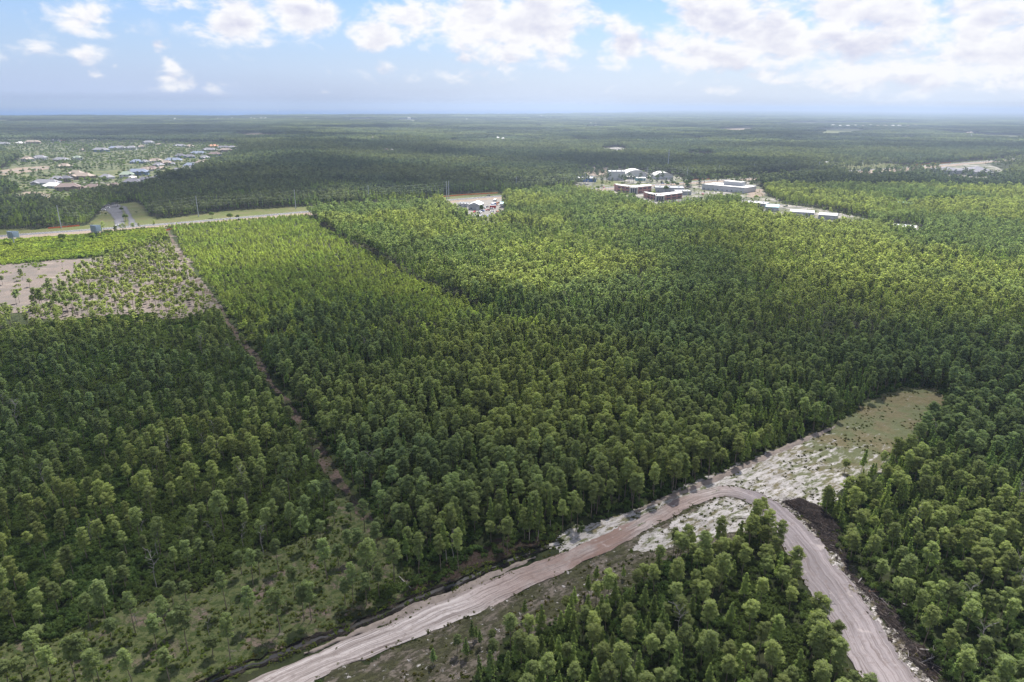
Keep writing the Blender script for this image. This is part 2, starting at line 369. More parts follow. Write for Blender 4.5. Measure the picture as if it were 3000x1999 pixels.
def f_road(t, out):
    uv = t.new('ShaderNodeUVMap'); uv.uv_map = 'UVMap'
    s = t.new('ShaderNodeSeparateXYZ'); t.l.new(uv.outputs[0], s.inputs[0]); u, v = s.outputs[0], s.outputs[1]
    g = t.new('ShaderNodeNewGeometry'); P = g.outputs['Position']
    wob = t.m('MULTIPLY', t.m('SUBTRACT', t.noise(P, .06, 3), .5), 2.2)
    uw = t.m('ADD', u, wob)
    fine = t.noise(t.comb(t.m('MULTIPLY', uw, 2.6), t.m('MULTIPLY', v, .05)), 1.0, 6, .7)
    wide = t.noise(t.comb(t.m('MULTIPLY', uw, .75), t.m('MULTIPLY', v, .028), 4.), 1.0, 4, .6)
    blot = t.noise(P, .09, 5, .6); grit = t.noise(P, 2.0, 5, .75)
    cross = t.noise(t.comb(t.m('MULTIPLY', u, .5), t.m('MULTIPLY', v, .6), 9.), 1.0, 5, .65)
    at = t.new('ShaderNodeAttribute'); at.attribute_name = 'clay'; clay = at.outputs['Fac']
    at2 = t.new('ShaderNodeAttribute'); at2.attribute_name = 'grey'; grey = at2.outputs['Fac']
    c = t.mix(t.ss(wide, .35, .65), (.37, .325, .30), (.68, .625, .595))
    c = t.mix(grey, c, t.mix(t.ss(wide, .35, .65), (.27, .245, .25), (.42, .38, .385)))
    c = t.mix(t.m('MULTIPLY', clay, t.ss(t.m('ADD', t.m('MULTIPLY', wide, .5), t.m('MULTIPLY', blot, .5)), .38, .55)), c, (.30, .205, .17))
    c = t.mix(t.m('MULTIPLY', t.ss(fine, .50, .62), .7), c, (.16, .13, .12))
    c = t.mix(t.m('MULTIPLY', t.ss(cross, .58, .70), .35), c, (.25, .18, .145))
    c = t.mix(t.m('MULTIPLY', t.ss(grit, .58, .70), .6), c, (.15, .12, .11)); c = t.mix(t.m('MULTIPLY', t.ss(t.noise(P, .8, 6, .75), .52, .66), .45), c, (.20, .155, .135))
    c = t.mix(t.m('MULTIPLY', t.ss(t.noise(P, .25, 5, .6), .60, .72), .6), c, (.62, .56, .53))
    c = t.mix(1.0, c, (.64, .625, .635), 'MULTIPLY')
    p = t.new('ShaderNodeBsdfPrincipled'); t.l.new(c, p.inputs['Base Color']); p.inputs['Roughness'].default_value = .95
    p.inputs['Specular IOR Level'].default_value = .15
    bp = t.new('ShaderNodeBump'); bp.inputs['Distance'].default_value = .15; bp.inputs['Strength'].default_value = .9
    t.l.new(t.m('ADD', fine, t.m('MULTIPLY', cross, .6)), bp.inputs['Height']); t.l.new(bp.outputs[0], p.inputs['Normal'])
    t.l.new(p.outputs[0], out.inputs[0])
M_road = mat('dirt_road_sand', f_road)
def f_water(t, out):
    p = t.new('ShaderNodeBsdfPrincipled'); p.inputs['Base Color'].default_value = (.025, .022, .02, 1)
    p.inputs['Roughness'].default_value = .3; g = t.new('ShaderNodeNewGeometry')
    b = t.new('ShaderNodeBump'); b.inputs['Strength'].default_value = .2; t.l.new(t.noise(g.outputs['Position'], 1.5, 3), b.inputs['Height'])
    t.l.new(b.outputs[0], p.inputs['Normal']); t.l.new(p.outputs[0], out.inputs[0])
M_water = mat('ditch_water', f_water)
def f_sea(t, out):
    p = t.new('ShaderNodeBsdfPrincipled'); g = t.new('ShaderNodeNewGeometry')
    n = t.noise(g.outputs['Position'], .0006, 4)
    t.l.new(t.mix(t.ss(n, .4, .6), (.025, .075, .19), (.035, .095, .23)), p.inputs['Base Color'])
    p.inputs['Roughness'].default_value = .8; p.inputs['Specular IOR Level'].default_value = .05
    t.l.new(p.outputs[0], out.inputs[0])
M_sea = mat('sea_water', f_sea)
M_asphalt = simple('asphalt', (.075, .075, .085), .9, .12, .3)
M_paint = simple('road_paint', (.75, .74, .70), .7, .05)
M_steel = simple('galvanised_steel', (.42, .44, .48), .5, .08, .5, .5)
M_boardback = simple('billboard_back_steel', (.20, .25, .32), .6, .2, .6)
M_boardface = simple('billboard_face', (.45, .52, .60), .5, .1, .4)
M_orange = simple('orange_barrier_mesh', (.75, .16, .05), .7, .1)
M_brick = simple('red_brick', (.40, .21, .18), .9, .12, 2)
M_brickdark = simple('brick_band', (.26, .10, .08), .9, .1, 2)
M_cast = simple('cast_stone', (.42, .41, .39), .8, .06)
M_glass = simple('dark_window_glass', (.025, .035, .06), .15, .1, 1, .5)
M_whiteroof = simple('white_roof_membrane', (.44, .435, .43), .7, .06, .2)
M_greyroof = simple('grey_metal_roof', (.19, .20, .22), .5, .08, .2)
M_greywall = simple('grey_metal_wall', (.36, .375, .40), .6, .06, .2)
M_whitewall = simple('white_painted_wall', (.50, .51, .53), .7, .05, .2)
M_bluewall = simple('blue_metal_fascia', (.06, .16, .42), .5, .06)
M_tealroof = simple('teal_metal_roof', (.12, .30, .34), .5, .08)
M_tyre = simple('tyre_rubber', (.02, .02, .02), .9, .1)
M_cloud = None

SHEET_Z = [0.02]
def sheet(name, poly, m, cell=1.0, jit=1.5, relief=.12, label=None, z=None):
    """an irregular-edged ground sheet clipped to a polygon, with real relief"""
    poly = np.asarray(poly)
    if z is None: SHEET_Z[0] += .006; z = SHEET_Z[0]
    x0, y0 = poly.min(0) - cell * 2; x1, y1 = poly.max(0) + cell * 2
    nx = int((x1 - x0) / cell) + 1; ny = int((y1 - y0) / cell) + 1
    X, Y = np.meshgrid(x0 + np.arange(nx) * cell, y0 + np.arange(ny) * cell)
    cx = X[:-1, :-1] + cell / 2; cy = Y[:-1, :-1] + cell / 2
    jx = (fbm(cx, cy, jit * 3, 3, 5) - .5) * jit * 4; jy = (fbm(cx, cy, jit * 3, 3, 15) - .5) * jit * 4
    keep = inside(poly, cx + jx, cy + jy)
    Z = z + relief * np.maximum(0, fbm(X, Y, 2.5, 4, 3) - .42) * 2
    xj = X + (fbm(X, Y, cell * 1.5, 2, 31) - .5) * cell * .8; yj = Y + (fbm(X, Y, cell * 1.5, 2, 41) - .5) * cell * .8
    idx = np.arange(nx * ny).reshape(ny, nx)
    F = np.stack([idx[:-1, :-1], idx[:-1, 1:], idx[1:, 1:], idx[1:, :-1]], -1)[keep]
    if not len(F): return None
    used, inv = np.unique(F.ravel(), return_inverse=True)
    V = np.stack([xj.ravel(), yj.ravel(), Z.ravel()], -1)[used]
    o = mesh_obj(name, V, inv.reshape(-1, 4), m, smooth=True)
    return tag(o, label, kind='structure')

def resample(line, step):
    line = np.asarray(line, float); d = np.r_[0, np.cumsum(np.hypot(*np.diff(line, axis=0).T))]
    n = max(2, int(d[-1] / step)); t = np.linspace(0, d[-1], n)
    return np.stack([np.interp(t, d, line[:, 0]), np.interp(t, d, line[:, 1])], -1)
def smooth_line(line, it=2):
    line = np.asarray(line, float)
    for _ in range(it):
        a = line[:-1] * .75 + line[1:] * .25; b = line[:-1] * .25 + line[1:] * .75
        m = np.empty((len(a) * 2, 2)); m[0::2] = a; m[1::2] = b
        line = np.vstack([line[:1], m, line[-1:]])
    return line
def offset(line, d):
    t = np.gradient(line, axis=0); t /= np.linalg.norm(t, axis=1)[:, None] + 1e-9
    return line + np.stack([-t[:, 1], t[:, 0]], -1) * (d if np.isscalar(d) else np.asarray(d)[:, None])
def ribbon(name, center, offs, zs, m, kind='structure', parent=None, attrs=None, jit=0, label=None, unlinked=False, taper=0, zj=0):
    """cross-section (offs, zs) swept along a centre line"""
    n = len(center); k = len(offs); V = np.zeros((n, k, 3))
    for j, (o_, z_) in enumerate(zip(offs, zs)):
        oo = np.full(n, o_, float)
        if not np.isscalar(taper): mid_ = (offs[0] + offs[-1]) / 2; oo = mid_ + (oo - mid_) * taper
        elif taper: mid_ = (offs[0] + offs[-1]) / 2; oo = mid_ + (oo - mid_) * np.clip(np.minimum(np.arange(n), n - 1 - np.arange(n)) / taper, .02, 1) ** .6
        if jit: oo += (fbm(np.arange(n), np.full(n, j * 9.), 3, 3, 8) - .5) * jit * (1 if j in (0, k - 1) else .5)
        p = offset(center, oo); V[:, j, 0] = p[:, 0]; V[:, j, 1] = p[:, 1]; V[:, j, 2] = z_ + (zj * (fbm(p[:, 0] * 1.7, p[:, 1] * 1.7, 1, 2, 30 + j) - .4) if zj else 0)
    idx = np.arange(n * k).reshape(n, k)
    F = np.stack([idx[:-1, :-1], idx[:-1, 1:], idx[1:, 1:], idx[1:, :-1]], -1).reshape(-1, 4)[:, ::-1]
    o = mesh_obj(name, V.reshape(-1, 3), F, m, parent, smooth=True)
    if kind: o['kind'] = kind
    return tag(o, label)

# ------------------------------------------------------------------ landmarks read off the photograph, put on the ground
ROAD_N = Gs([(560, 2080), (731, 1999), (1000, 1884), (1178, 1813), (1339, 1739), (1446, 1697), (1602, 1639), (1731, 1585), (1825, 1541), (2000, 1456), (2089, 1427), (2147, 1424), (2214, 1440), (2267, 1465), (2321, 1501), (2370, 1550), (2428, 1621), (2490, 1701), (2557, 1799), (2624, 1902), (2695, 1999), (2760, 2090)])
ROAD_S = Gs([(760, 2080), (905, 1999), (1000, 1955), (1192, 1886), (1312, 1830), (1428, 1783), (1557, 1722), (1669, 1670), (1825, 1592), (2000, 1501), (2070, 1466), (2130, 1456), (2180, 1466), (2214, 1494), (2242, 1530), (2280, 1582), (2318, 1640), (2360, 1710), (2412, 1796), (2470, 1900), (2540, 2015), (2600, 2115)])
DITCH = Gs([(480, 2070), (602, 1999), (695, 1960), (780, 1937), (847, 1902), (914, 1880), (1000, 1845), (1067, 1816), (1147, 1785), (1205, 1752), (1250, 1741), (1321, 1717), (1370, 1692), (1446, 1657), (1535, 1621), (1580, 1607), (1655, 1590)])
CLEAR_N = [(1590, 1612), (1665, 1570), (1758, 1527), (1869, 1487), (1945, 1455), (2032, 1418), (2130, 1377), (2253, 1322), (2423, 1254), (2495, 1211), (2563, 1169), (2665, 1135), (2729, 1139), (2770, 1165), (2775, 1195), (2745, 1235), (2690, 1290), (2640, 1340), (2560, 1400), (2480, 1450), (2400, 1490), (2330, 1500), (2276, 1480), (2214, 1450), (2147, 1435), (2000, 1470), (1825, 1560), (1731, 1600), (1640, 1640)]
P_clear = Gs(CLEAR_N)
P_heath = Gs([(880, 2090), (960, 1999), (1000, 1950), (1192, 1880), (1428, 1775), (1669, 1662), (1825, 1585), (2000, 1494), (2076, 1462), (2134, 1454), (2195, 1470), (2245, 1520), (2235, 1550), (2150, 1580), (2070, 1610), (1960, 1640), (1880, 1700), (1760, 1780), (1600, 1830), (1500, 1880), (1420, 1960), (1380, 2060)])
P_whites = Gs([(1830, 1610), (1920, 1555), (2000, 1510), (2076, 1472), (2134, 1462), (2190, 1475), (2215, 1510), (2190, 1550), (2090, 1580), (1990, 1600), (1880, 1625)])
P_debris = Gs([(2276, 1475), (2339, 1472), (2392, 1490), (2425, 1528), (2462, 1572), (2478, 1632), (2510, 1680), (2570, 1735), (2625, 1790), (2665, 1860), (2740, 1950), (2810, 2070), (2760, 2090), (2695, 2005), (2624, 1905), (2557, 1802), (2490, 1704), (2428, 1624), (2370, 1553), (2321, 1504)])
P_savB = Gs([(-60, 1890), (0, 1882), (178, 1866), (268, 1817), (423, 1763), (593, 1719), (669, 1683), (758, 1621), (847, 1590), (930, 1545), (985, 1440), (1010, 1425), (1060, 1490), (1125, 1575), (1190, 1679), (1220, 1735), (1100, 1790), (914, 1870), (780, 1925), (602, 1990), (450, 2080), (-150, 2090)])
P_savU = Gs([(-260, 800), (0, 779), (82, 771), (184, 760), (290, 752), (420, 722), (480, 697), (500, 692), (529, 752), (574, 816), (628, 888), (600, 930), (400, 938), (200, 930), (0, 932), (-260, 940)])
P_savOpen = Gs([(-260, 800), (0, 779), (82, 771), (184, 760), (290, 752), (330, 745), (250, 800), (140, 850), (90, 900), (60, 932), (-260, 945)])
P_bright = Gs([(-280, 740), (0, 706), (160, 694), (290, 688), (400, 680), (480, 670), (500, 680), (480, 697), (420, 722), (290, 752), (184, 760), (82, 771), (0, 779), (-280, 805)])
FIRE = Gs([(488, 672), (497, 688), (529, 752), (574, 816), (625, 880), (638, 900), (673, 954), (711, 1003), (753, 1053), (791, 1122), (830, 1168), (879, 1240), (918, 1290), (944, 1328), (967, 1374), (1002, 1424), (1060, 1500), (1120, 1600)])
STAND = Gs([(888, 628), (960, 680), (1100, 755), (1200, 815), (1350, 885), (1480, 945)])   # edge of the older wood
P_youngS = Gs([(497, 674), (560, 663), (690, 650), (888, 622), (960, 680), (1100, 755), (1200, 815), (1350, 885), (1480, 945), (1300, 960), (1100, 900), (900, 850), (700, 870), (625, 880), (574, 816), (529, 752)])
HWY = smooth_line(Gs([(-420, 727), (0, 693), (169, 681), (294, 672), (480, 658), (738, 636), (888, 622), (1100, 606), (1296, 588.5), (1453, 576), (1650, 560), (1903, 541), (2000, 536), (2212, 521), (2336, 513), (2510, 500), (2701, 488), (3000, 464), (3200, 449)]), 2)
HWY = resample(HWY, 12)
roadmid = (resample(ROAD_N, .1)[::1])

# forest-free zones further off (sand lots, yards, lawns) as ground polygons
P_lawn = Gs([(225, 690), (262, 655), (292, 628), (300, 612), (345, 598), (400, 592), (425, 606), (432, 628), (470, 642), (560, 632), (650, 620), (760, 612), (888, 606), (1000, 600), (1000, 612), (888, 632), (700, 645), (480, 668)])
P_lawn2 = Gs([(-200, 690), (0, 672), (100, 672), (260, 660), (260, 690), (0, 705), (-200, 730)])
P_yard = Gs([(1296, 592), (1350, 583), (1453, 576), (1478, 577), (1470, 600), (1480, 640), (1440, 662), (1380, 655), (1340, 630), (1300, 610)])
P_verge = Gs([(1000, 602), (1296, 580), (1300, 572), (1460, 562), (1465, 576), (1296, 592), (1000, 620)])
P_biz = Gs([(1655, 565), (1690, 540), (1690, 515), (1680, 497), (1740, 489), (1800, 492), (1880, 502), (1925, 512), (1985, 515), (2010, 526), (2060, 524), (2180, 528), (2230, 548), (2250, 575), (2300, 598), (2400, 612), (2480, 628), (2545, 642), (2540, 668), (2400, 672), (2300, 656), (2230, 630), (2160, 590), (2060, 600), (1990, 610), (1930, 620), (1860, 600), (1790, 585), (1720, 572)])
P_rv = Gs([(1758, 448), (1765, 435), (1810, 431), (1835, 436), (1840, 450), (1810, 458)])
P_east = Gs([(2420, 512), (2510, 500), (2640, 491), (2790, 479), (3020, 459), (3020, 466), (2870, 480), (2760, 490), (2640, 502), (2500, 516)])
P_eastpark = Gs([(2740, 500), (2760, 490), (2870, 480), (2900, 484), (2950, 500), (2980, 520), (2860, 524), (2760, 512)])
P_meadow = Gs([(2405, 488), (2430, 476), (2530, 474), (2640, 482), (2640, 489), (2500, 496), (2430, 500)])
P_right1 = Gs([(2600, 668), (2610, 655), (2690, 662), (2700, 674), (2660, 678)])
P_right2 = Gs([(2600, 604), (2640, 592), (2700, 592), (2720, 598), (2790, 600), (2790, 606), (2700, 606)])
P_long = Gs([(2010, 462), (2017, 450), (2090, 455), (2095, 466)])
P_sub = Gs([(-150, 640), (0, 600), (60, 560), (0, 540), (0, 500), (60, 470), (0, 440), (-50, 410), (200, 404), (420, 410), (560, 418), (700, 424), (700, 450), (640, 480), (560, 512), (480, 530), (440, 548), (350, 565), (250, 575), (200, 600), (140, 605), (100, 590)])
P_green = Gs([(275, 502), (345, 500), (362, 508), (330, 522), (268, 522)])
P_sand1 = Gs([(0, 500), (50, 492), (140, 486), (142, 496), (60, 508), (0, 514)])
P_sand2 = Gs([(50, 572), (80, 562), (140, 570), (140, 580), (60, 585)])
P_mead = Gs([(2040, 790), (2030, 770), (1870, 600), (1900, 598), (1930, 612), (1900, 622)])  # small sliver
COAST = [(-12000, 3600), (-4300, 5600), (-2300, 7400), (0, 10200), (2600, 15000), (5500, 23500), (9000, 34000), (14000, 60000)]

# ------------------------------------------------------------------ ground, sea
gx = np.array([-70000, -20000, -6000, -1500, -500, 0, 500, 1500, 6000, 20000, 70000.]); gy = np.array([-3000, -500, 0, 400, 1000, 2500, 6000, 15000, 40000, 70000.])
GX, GY = np.meshgrid(gx, gy); idx = np.arange(GX.size).reshape(GX.shape)
F = np.stack([idx[:-1, :-1], idx[:-1, 1:], idx[1:, 1:], idx[1:, :-1]], -1).reshape(-1, 4)
tag(mesh_obj('ground', np.stack([GX.ravel(), GY.ravel(), GX.ravel() * 0], -1), F, M_ground), kind='structure')
sea_pts = [(x, y) for x, y in COAST] + [(-60000, 68000), (-60000, 4300)]
tag(mesh_obj('sea', [(x, y, 1.0) for x, y in sea_pts], [tuple(range(len(sea_pts)))], M_sea), kind='structure')
be = resample(np.array(COAST), 400)
tag(ribbon('beach', be, [-40, 40], [1.3, 1.3], M_rowsand))

sheet('savanna_ground', P_savB, M_savanna, 1.0, 2.5, .25)
sheet('burnt_field', P_savU, M_burnt, 2.5, 7, .3)
sheet('heath_ground', P_heath, M_heathsoil, .6, 2.0, .35)
sheet('sand_clearing', P_clear, M_clearing, .6, 2.0, .45)
edge_sand = resample(smooth_line(Gs([(1850, 1497), (1945, 1455), (2032, 1420), (2130, 1380), (2253, 1326), (2360, 1280), (2440, 1246)]), 2), .7)
ribbon('sand_track', offset(edge_sand, -1.2), [-1.3, -.4, .4, 1.3], [.10, .5, .5, .10], M_spoil, jit=1.4, taper=25)
sheet('sand_verge', P_whites, M_clearing, .5, 1.2, .4)
sheet('debris_ground', P_debris, M_debris, .6, 1.5, .6)
sv = resample(smooth_line(ROAD_N[13:], 2), 1.0); sheet('sand_verge', np.vstack([offset(sv, -1.0), offset(sv, .4 + 4.5 * np.clip(fbm(sv[:, 0], sv[:, 1], 9, 3, 66) - .3, 0, 1))[::-1]]), M_white, .35, 1.0, .5, z=.10)
fl = resample(smooth_line(FIRE, 1), 2.0)
fw = 1.25 + (fbm(fl[:, 0], fl[:, 1], 12, 3, 2) - .4) * 2.2
V = []
for j, o_ in enumerate(np.linspace(-1, 1, 6)):
    p = offset(fl, fw * o_ + (0 if abs(o_) < .9 else 1) * (fbm(fl[:, 1], fl[:, 0], 3, 3, 20 + j) - .5) * 2.5); V.append(np.c_[p, .05 + .1 * fbm(p[:, 0], p[:, 1], 2, 3)])
V = np.stack(V, 1); n, k = V.shape[:2]; idx = np.arange(n * k).reshape(n, k)
F = np.stack([idx[:-1, :-1], idx[1:, :-1], idx[1:, 1:], idx[:-1, 1:]], -1).reshape(-1, 4)
tag(mesh_obj('firebreak_track', V.reshape(-1, 3), F, M_track, smooth=True), kind='structure')
p = offset(fl[int(len(fl)*.3):], 3.6)
ribbon('firebreak_grass_verge', p, [-1.8, -.6, .8, 1.8], [.03, .2, .2, .03], M_vgrass, jit=2, taper=10)

# dirt road: grid between the two edges, wheel ruts as relief, UV across/along in metres
def dirt_road():
    A = resample(smooth_line(ROAD_N, 2), .5); n = len(A)
    B = resample(smooth_line(ROAD_S, 2), .5); B = np.stack([np.interp(np.linspace(0, 1, n), np.linspace(0, 1, len(B)), B[:, i]) for i in (0, 1)], -1)
    s_ = np.arange(n) * .5
    A = A + (offset(A, 1) - A) * ((fbm(s_, s_ * 0, 5, 4, 61) - .5) * 1.8)[:, None]
    B = B + (offset(B, 1) - B) * ((fbm(s_, s_ * 0 + 50, 5, 4, 71) - .5) * 1.8)[:, None]
    k = 40; t = np.linspace(0, 1, k)[None, :, None]
    Pt = A[:, None, :] * (1 - t) + B[:, None, :] * t
    wid = np.hypot(*(A - B).T)[:, None]
    U = (t[:, :, 0] - .5) * wid; Vv = np.broadcast_to(s_[:, None], U.shape)
    rut = fbm(U + (fbm(Vv, U * 0, 40, 2, 3) - .5) * 3, Vv * .02, .55, 3, 5)
    edge = np.minimum(t[:, :, 0], 1 - t[:, :, 0])
    Z = .12 + .22 * rut - .1 * np.clip(1 - edge / .06, 0, 1) + .1 * fbm(Pt[..., 0], Pt[..., 1], 2, 3, 9)
    V = np.concatenate([Pt, Z[..., None]], -1); idx = np.arange(n * k).reshape(n, k)
    F = np.stack([idx[:-1, :-1], idx[:-1, 1:], idx[1:, 1:], idx[1:, :-1]], -1).reshape(-1, 4)[:, ::-1]
    o = mesh_obj('dirt_road', V.reshape(-1, 3), F, M_road, smooth=True); me = o.data
    uvl = me.uv_layers.new(name='UVMap'); li = np.zeros(len(me.loops), dtype=np.int32); me.loops.foreach_get('vertex_index', li)
    uv = np.stack([U.ravel()[li], Vv.ravel()[li]], -1).astype(np.float32); uvl.data.foreach_set('uv', uv.ravel())
    px, py, _ = proj(Pt[..., 0].ravel(), Pt[..., 1].ravel(), 0 * Pt[..., 0].ravel())
    clay = np.clip(1 - np.abs(px - 1760) / 420, 0, 1) ** .6 * (py < 1790) * (px < 2200)
    grey = np.clip((px - 2080) / 120, 0, 1)
    for nm, a in (('clay', clay), ('grey', grey)):
        at = me.attributes.new(nm, 'FLOAT', 'POINT'); at.data.foreach_set('value', a.astype(np.float32))
    tag(o, kind='structure'); return np.vstack([A, B[::-1]])
P_road = dirt_road()

dl = resample(smooth_line(DITCH, 2), .6)
dn_ = (fbm(dl[:, 0], dl[:, 1], 3, 3, 77) - .5)
ribbon('ditch_water', offset(dl, dn_ * 1.5 - .3), [-.75, .6], [.10, .10], M_water, jit=1.0, taper=np.clip((fbm(dl[:, 0], dl[:, 1], 7, 3, 81) - .36) * 4.5, .03, 1.25))
ribbon('ditch_bank', offset(dl, dn_ * 2.2 + .7), [-.55, -.3, .0, .35, .75], [.05, .3, .45, .3, .02], M_peat, jit=1.6, taper=np.clip((fbm(dl[:, 0], dl[:, 1], 6, 3, 83) - .30) * 3.6, .1, 1.3) * np.clip((len(dl) - np.arange(len(dl))) / 60., .02, 1), zj=.5)
ribbon('ditch_bank', offset(dl, dn_ * 1.2 - 1.2), [-.5, -.2, .2, .5], [.05, .3, .35, .05], M_peat, jit=1.2, taper=40, zj=.3)
k0 = int(len(dl) * .28)
ribbon('spoil_strip', offset(dl[k0:int(len(dl) * .9)], -3.0), [-1.5, -.7, .4, 1.5], [.08, .4, .35, .08], M_spoil, jit=1.6, taper=40)
ee = dl[int(len(dl) * .46):]; sheet('wood_edge_litter', np.vstack([offset(ee, 1.6), offset(ee, 9 * np.clip(np.arange(len(ee)) / 40., 0.15, 1))[::-1]]), M_edge, .6, 1.5, .25, z=.03)

# highway with its graded construction strip
ribbon('graded_strip', HWY, [-24, -14, -7, -4.6], [.05, .25, .2, .2], M_rowsand, jit=5)
ribbon('highway', HWY, [-5.2, 5.2], [.30, .30], M_asphalt)
ribbon('highway_verge', HWY, [5.2, 8, 14, 24], [.29, .15, .12, .06], M_lawn, jit=4)
for o_ in (-4.6, 4.6): ribbon('edge_line', HWY, [o_ - .12, o_ + .12], [.32, .32], M_paint)
sheet('lawn', P_lawn, M_lawn, 3, 3, .1); sheet('lawn', P_lawn2, M_lawn, 4, 3, .1)
sheet('scrapyard_ground', P_yard, M_concrete, 3, 3, .1)
sheet('verge_grass', P_verge, M_lawn, 4, 3, .1)
sheet('business_park_ground', P_biz, M_park, 4, 4, .1)
sheet('trailer_lot', P_rv, M_concrete, 5, 5, .1)
sheet('graded_strip', P_east, M_rowsand, 6, 6, .1); sheet('meadow', P_meadow, M_lawn, 6, 6, .1); sheet('east_car_park', P_eastpark, M_park, 6, 6, .1)
sheet('parking_lot', P_right1, M_concrete, 4, 4, .1); sheet('parking_lot', P_right2, M_yard, 4, 4, .1)
sheet('suburb_ground', P_sub, M_yard, 8, 8, .1)
sheet('golf_green', P_green, M_lawn, 4, 3, .1, z=.12)
sheet('sand_lot', P_sand1, M_rowsand, 5, 4, .1, z=.16); sheet('sand_lot', P_sand2, M_rowsand, 5, 4, .1, z=.16)
for pl in ([(1684, 500), (1735, 492), (1790, 496), (1790, 518), (1740, 516), (1700, 510)], [(2176, 560), (2240, 552), (2240, 575), (2200, 580)]):
    sheet('sand_lot', Gs(pl), M_rowsand, 4, 4, .1, z=.14)
for pl in ([(1750, 528), (1850, 535), (1800, 545), (1745, 540)], [(1700, 520), (1745, 526), (1745, 534), (1690, 534)]):
    sheet('business_park_lawn', Gs(pl), M_lawn, 4, 3, .1, z=.15)
# drives and street of the entrance
sheet('driveway', Gs([(312, 618), (345, 612), (357, 615), (366, 664), (338, 665), (334, 640)]), M_asphalt, 1.5, .5, .02, z=.3)
sheet('driveway', Gs([(356, 603), (370, 606), (397, 652), (412, 662), (378, 664), (375, 640)]), M_asphalt, 1.5, .5, .02, z=.3)
sheet('car_park', Gs([(185, 598), (230, 585), (330, 590), (356, 603), (345, 614), (312, 618), (260, 604)]), M_asphalt, 2, 1, .02, z=.28)
for pts, w in (([(150, 545), (230, 535), (340, 538), (400, 530), (470, 515), (560, 496), (600, 480)], 5), ([(0, 572), (60, 578), (140, 575)], 5), ([(0, 508), (60, 500), (140, 490)], 4)):
    ribbon('suburb_street', resample(smooth_line(Gs(pts), 2), 8), [-w, w], [.34, .34], M_concrete)

# ------------------------------------------------------------------ plant prototypes
def leaf_mesh(g, C, Rd, n_per, size, up=.25, flat=.6, core=.70):
    """small leaf-spray quads over the skins of the clumps C with radii Rd"""
    k = len(C); n = k * n_per
    d = g.normal(size=(n, 3)); d[:, 2] += up; d /= np.linalg.norm(d, axis=1)[:, None]
    c = np.repeat(C, n_per, 0); r = np.repeat(Rd, n_per, 0)
    p = c + d * r * g.uniform(.55, 1.08, (n, 1))
    nm = d / r * r.mean() + g.normal(size=(n, 3)) * flat; nm /= np.linalg.norm(nm, axis=1)[:, None]
    a = np.cross(nm, g.normal(size=(n, 3))); a /= np.linalg.norm(a, axis=1)[:, None]; b = np.cross(nm, a)
    s = size * g.uniform(.6, 1.4, (n, 1)); e = g.uniform(.45, .8, (n, 1))
    V = np.stack([p - a * s, p - b * s * e, p + a * s, p + b * s * e], 1).reshape(-1, 3)
    F = np.arange(n * 4).reshape(n, 4)
    if core:
        oc = np.array([(1, 0, 0), (0, 1, 0), (-1, 0, 0), (0, -1, 0), (.7, .7, .75), (-.7, .7, .75), (-.7, -.7, .75), (.7, -.7, .75), (0, 0, 1.05), (0, 0, -.9)]); oc = oc / np.maximum(1, np.linalg.norm(oc, axis=1))[:, None]
        of = np.array([(0, 1, 4, 4), (1, 2, 5, 5), (2, 3, 6, 6), (3, 0, 7, 7), (4, 1, 5, 8), (5, 2, 6, 8), (6, 3, 7, 8), (7, 0, 4, 8), (1, 0, 9, 9), (2, 1, 9, 9), (3, 2, 9, 9), (0, 3, 9, 9)])
        jit = g.uniform(.8, 1.15, (k, 10, 1)); cv = (C[:, None, :] + oc[None] * Rd[:, None, :] * core * jit).reshape(-1, 3)
        cf = (of[None] + (np.arange(k) * 10)[:, None, None]).reshape(-1, 4) + len(V)
        F = [tuple(q) for q in F.tolist()] + [tuple(dict.fromkeys(q)) for q in cf.tolist()]
        V = np.vstack([V, cv])
    return V, F
def pine_crown(g, H, detail, thin=False):
    cb = H * g.uniform(.44, .58); Rm = g.uniform(1.6, 2.25)
    if thin: cb = H * g.uniform(.64, .74); Rm = g.uniform(1.3, 1.75)
    nC = {0: 20, 1: 11, 2: 7}[detail]
    C = []; Rr = []
    for i in range(nC):
        t = (i + .5) / nC; z = cb + (H - cb) * (t ** .8) * .93
        w = Rm * math.sin(math.pi * (.22 + .70 * t)) ** .8
        a = i * 2.4 + g.uniform(-.5, .5); rr = w * g.uniform(.35, .95)
        C.append((rr * math.cos(a), rr * math.sin(a), z)); s = g.uniform(.68, 1.05) * (.78 if thin else 1) * (1.12 - .25 * t) * {0: 1, 1: 1.2, 2: 1.45}[detail]
        Rr.append((s, s, s * .66))
    C = np.array(C); Rr = np.array(Rr)
    V, F = leaf_mesh(g, C, Rr, {0: 78, 1: 17, 2: 7}[detail], {0: .20, 1: .42, 2: .68}[detail], .4, .34)
    return V, F, C, cb
def slim_crown(g, H, detail, wid=1.25):
    cb = H * g.uniform(.18, .34); nC = {0: 20, 1: 10, 2: 6}[detail]; C = []; Rr = []
    for i in range(nC):
        t = (i + .5) / nC; z = cb + (H - cb) * t * .97; w = wid * (1 - t) ** .75 + .12
        a = i * 2.4 + g.uniform(-.5, .5); rr = w * g.uniform(.25, .7)
        C.append((rr * math.cos(a), rr * math.sin(a), z)); s = max(.28, w * .72) * g.uniform(.8, 1.15) * {0: 1, 1: 1.1, 2: 1.25}[detail]
        Rr.append((s, s, max(s * .8, (H - cb) / nC * .75)))
    C = np.array(C); Rr = np.array(Rr)
    V, F = leaf_mesh(g, C, Rr, {0: 50, 1: 14, 2: 7}[detail], {0: .20, 1: .36, 2: .55}[detail], .35, .38)
    return V, F, C, cb
